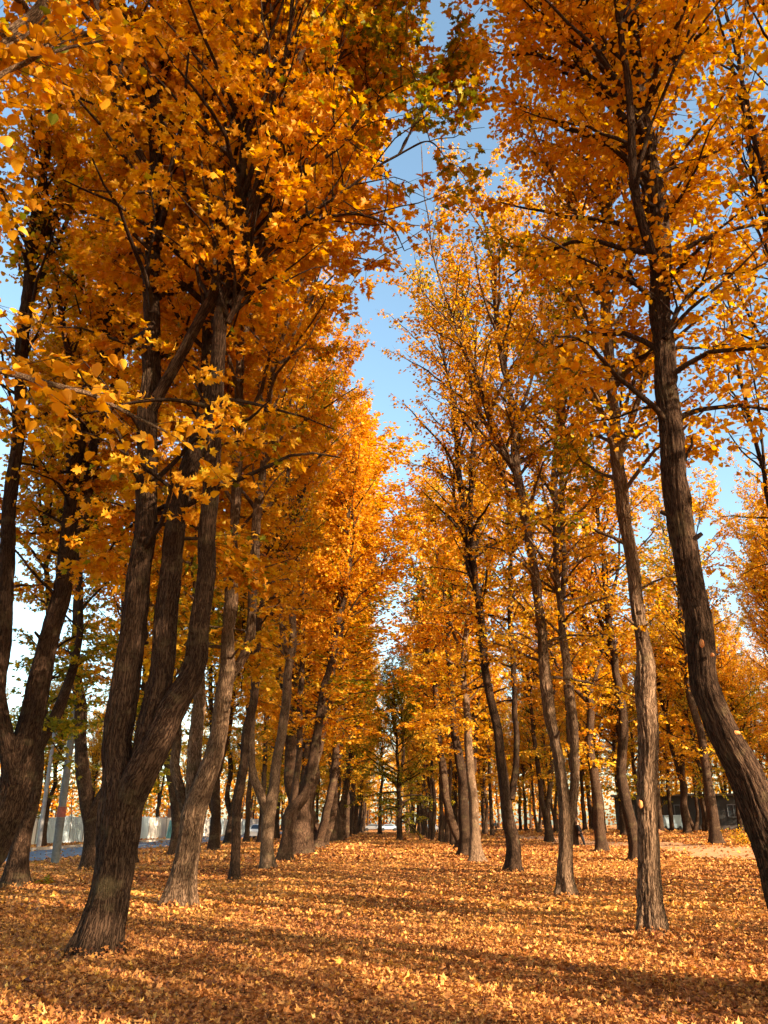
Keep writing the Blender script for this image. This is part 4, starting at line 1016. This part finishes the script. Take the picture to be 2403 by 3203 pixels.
def person(loc, rz, label, top, lean=0.0):
    """Standing figure facing +x; the body is one skinned surface, clothing and hair its children."""
    root = empty('person', loc, rz); tag(root, label, 'person')
    L = lambda z: -lean * max(0, (z - .05)) ** 1.0
    J = {'pel': (L(.92), 0, .92), 'wai': (L(1.08), 0, 1.08), 'che': (L(1.28), 0, 1.28), 'nec': (L(1.44), 0, 1.44), 'hea': (L(1.52) + .02, 0, 1.53), 'cro': (L(1.62) + .02, 0, 1.63)}
    pts = [J['pel'], J['wai'], J['che'], J['nec'], J['hea'], J['cro']]; rad = [(.13, .16), (.115, .145), (.13, .18), .055, .09, .075]
    ed = [(0, 1), (1, 2), (2, 3), (3, 4), (4, 5)]
    for sy in (-1, 1):
        i = len(pts); pts += [(L(.9), sy * .09, .86), (L(.5) + .05, sy * .11, .48), (L(.1) + .02, sy * .12, .09), (L(.06) + .16, sy * .13, .04)]; rad += [.10, .062, .045, .04]; ed += [(0, i), (i, i + 1), (i + 1, i + 2), (i + 2, i + 3)]
        i = len(pts); pts += [(L(1.38), sy * .19, 1.38), (L(1.1) - .03, sy * .25, 1.10), (L(.9) + .12, sy * .20, .90), (L(.85) + .18, sy * .18, .86)]; rad += [.058, .045, .036, .03]; ed += [(2, i), (i, i + 1), (i + 1, i + 2), (i + 2, i + 3)]
    body = skin_mesh('body', pts, ed, rad, SKIN, root)
    # jacket, trousers, shoes, hair
    pj = [J['pel'], J['wai'], J['che'], (L(1.40), 0, 1.40)]; rj = [(.155, .185), (.14, .17), (.155, .205), (.085, .10)]; ej = [(0, 1), (1, 2), (2, 3)]
    for sy in (-1, 1):
        i = len(pj); pj += [(L(1.37), sy * .19, 1.37), (L(1.1) - .03, sy * .25, 1.10), (L(.92) + .09, sy * .205, .93)]; rj += [.082, .066, .052]; ej += [(2, i), (i, i + 1), (i + 1, i + 2)]
    skin_mesh('jacket', pj, ej, rj, top, root)
    pt = [(L(.95), 0, .95)]; rt = [(.14, .165)]; et = []
    for sy in (-1, 1):
        i = len(pt); pt += [(L(.86), sy * .095, .84), (L(.5) + .05, sy * .11, .48), (L(.1) + .02, sy * .12, .11)]; rt += [.115, .082, .068]; et += [(0, i), (i, i + 1), (i + 1, i + 2)]
    skin_mesh('trousers', pt, et, rt, DENIM, root)
    for sy in (-1, 1):
        bm = bmesh.new(); bm_box(bm, (L(.06) + .08, sy * .125, .045), (.28, .10, .09), bev=.03); bm_obj('shoe', bm, DENIM, root, True)
    bm = bmesh.new(); bmesh.ops.create_uvsphere(bm, u_segments=16, v_segments=12, radius=1)
    for v in bm.verts: v.co = Vector((v.co.x * .115 - .025, v.co.y * .105, v.co.z * .125 + .02))
    bmesh.ops.delete(bm, geom=[v for v in bm.verts if v.co.x > .055 and v.co.z < .075], context='VERTS')
    o = bm_obj('hair', bm, HAIR, root, True); o.location = (L(1.56) + .02, 0, 1.575)
    bm = bmesh.new(); bmesh.ops.create_cone(bm, cap_ends=True, segments=8, radius1=.018, radius2=.006, depth=.04); o = bm_obj('nose', bm, SKIN, root, True); o.rotation_euler = (0, R(70), 0); o.location = (L(1.56) + .118, 0, 1.56)
    for sy in (-1, 1):
        bm = bmesh.new(); bmesh.ops.create_uvsphere(bm, u_segments=8, v_segments=6, radius=.012); o = bm_obj('eye', bm, BLACK, root, True); o.location = (L(1.58) + .105, sy * .034, 1.585)
    return root


b = base_px(1826, 2649)
person((b[0], b[1] - .3, b[2]), R(-8), 'person in black with brown hair leaning back against a dark trunk', BLACK, lean=.26)
b = base_px(1552, 2604)
person((b[0], b[1], b[2]), R(-90), 'far-off person in pale top and dark trousers between the slim trunks', PALE)
b = base_px(1139, 2594)
person((b[0], b[1], b[2]), R(-90), 'tiny far-off walker in a white top by the avenue row, road side', CARW)


# shrub by the bent lime, small weed by the sun-streaked trunk, low leafy sprays
def shrub(name, label, loc, h, w, nl, ls, tn, gr, seed, cat='shrub'):
    rg = np.random.default_rng(seed); K = 26; loc = np.array(loc, float)
    root = empty(name, loc); tag(root, label, cat)
    d = nrm(np.c_[rg.normal(0, w, (K, 2)), np.full(K, h * .8)])
    Ls = rg.uniform(.5, 1, K) * h; t = np.linspace(0, 1, 6)
    P = d[:, None] * (Ls[:, None] * t)[..., None]; P[..., 2] -= .12 * (t ** 2)[None] * Ls[:, None]; P[..., :2] += np.cumsum(rg.normal(0, .02, (K, 6, 2)), 1)
    V, Qq, B = tubes(P, np.linspace(.012, .003, 6)[None].repeat(K, 0), 4); link('stem', mesh_np('stem', V, Qq, BARK, {'bark': B}, smooth=True), root)
    bi = rg.integers(0, K, nl); f = rg.uniform(.25, 1, nl) * 4.99; i0 = f.astype(int); fr = (f - i0)[:, None]
    c = P[bi, i0] * (1 - fr) + P[bi, i0 + 1] * fr + rg.normal(0, .07 * h, (nl, 3)); c[:, 2] = np.maximum(c[:, 2], .05)
    tt = np.where(rg.random(nl) < gr, rg.uniform(1.1, 1.7, nl), np.clip(rg.normal(tn, .15, nl), 0, 1))
    V, Fc, A = leaves(c, np.array([0, 0, .8]) + rg.normal(0, .5, (nl, 3)), rg.normal(0, 1, (nl, 3)), ls * rg.uniform(.6, 1.2, nl), LIME_S, rg, tt)
    link('foliage', mesh_np('foliage', V, Fc, LEAF, {'tint': A}), root)
    return root


b = base_px(2330, 2648); shrub('bush', 'sparse yellow-green bush on the leaves beside the bent lime', b, 1.4, .8, 420, .09, .7, .3, 41)
b = base_px(140, 2770); shrub('weed', 'low dark leafy weed beside the sun-streaked trunk', b, .35, .5, 160, .07, .2, .5, 42, 'plant')

# ================================================================ LIGHT, SKY, CAMERA
ELEV = R(21)
AZ = math.atan2(.78, -.62)
S = Vector((math.sin(AZ) * math.cos(ELEV), math.cos(AZ) * math.cos(ELEV), math.sin(ELEV)))
ld = bpy.data.lights.new('sun', 'SUN'); ld.energy = 5.0; ld.angle = R(.53); ld.color = (1.0, .77, .53)
lo = bpy.data.objects.new('sun', ld); C.objects.link(lo); lo.rotation_euler = S.to_track_quat('Z', 'Y').to_euler(); lo.location = S * 60
w = bpy.data.worlds.new('World'); scene.world = w; w.use_nodes = True
nt = w.node_tree; bg = nt.nodes['Background']; sky = nt.nodes.new('ShaderNodeTexSky')
sky.sky_type = 'NISHITA'; sky.sun_disc = False; sky.sun_elevation = ELEV; sky.sun_rotation = AZ; sky.air_density = 1.0; sky.dust_density = 1.5; sky.ozone_density = 1.2
tn_ = nt.nodes.new('ShaderNodeMix'); tn_.data_type = 'RGBA'; tn_.blend_type = 'MULTIPLY'; tn_.inputs[0].default_value = 1; tn_.inputs[7].default_value = (1.05, 1.12, 1.0, 1)
nt.links.new(sky.outputs[0], tn_.inputs[6]); nt.links.new(tn_.outputs[2], bg.inputs[0]); bg.inputs[1].default_value = .106

cam = bpy.data.cameras.new('camera'); co = bpy.data.objects.new('camera', cam); C.objects.link(co)
co.location = (0, 0, EYE); co.rotation_euler = (R(90) + PITCH, 0, 0)
cam.sensor_fit = 'VERTICAL'; cam.sensor_height = 24; cam.lens = 24 * F / 3203; cam.clip_end = 2000; cam.clip_start = .05
scene.camera = co
vs = scene.view_settings; vs.view_transform = 'Standard'; vs.look = 'None'; vs.gamma = 1; vs.exposure = 1.9
cy = scene.cycles
cy.max_bounces = 6; cy.diffuse_bounces = 4; cy.glossy_bounces = 1; cy.transmission_bounces = 4; cy.transparent_max_bounces = 4
cy.caustics_reflective = False; cy.caustics_refractive = False; cy.sample_clamp_indirect = 4
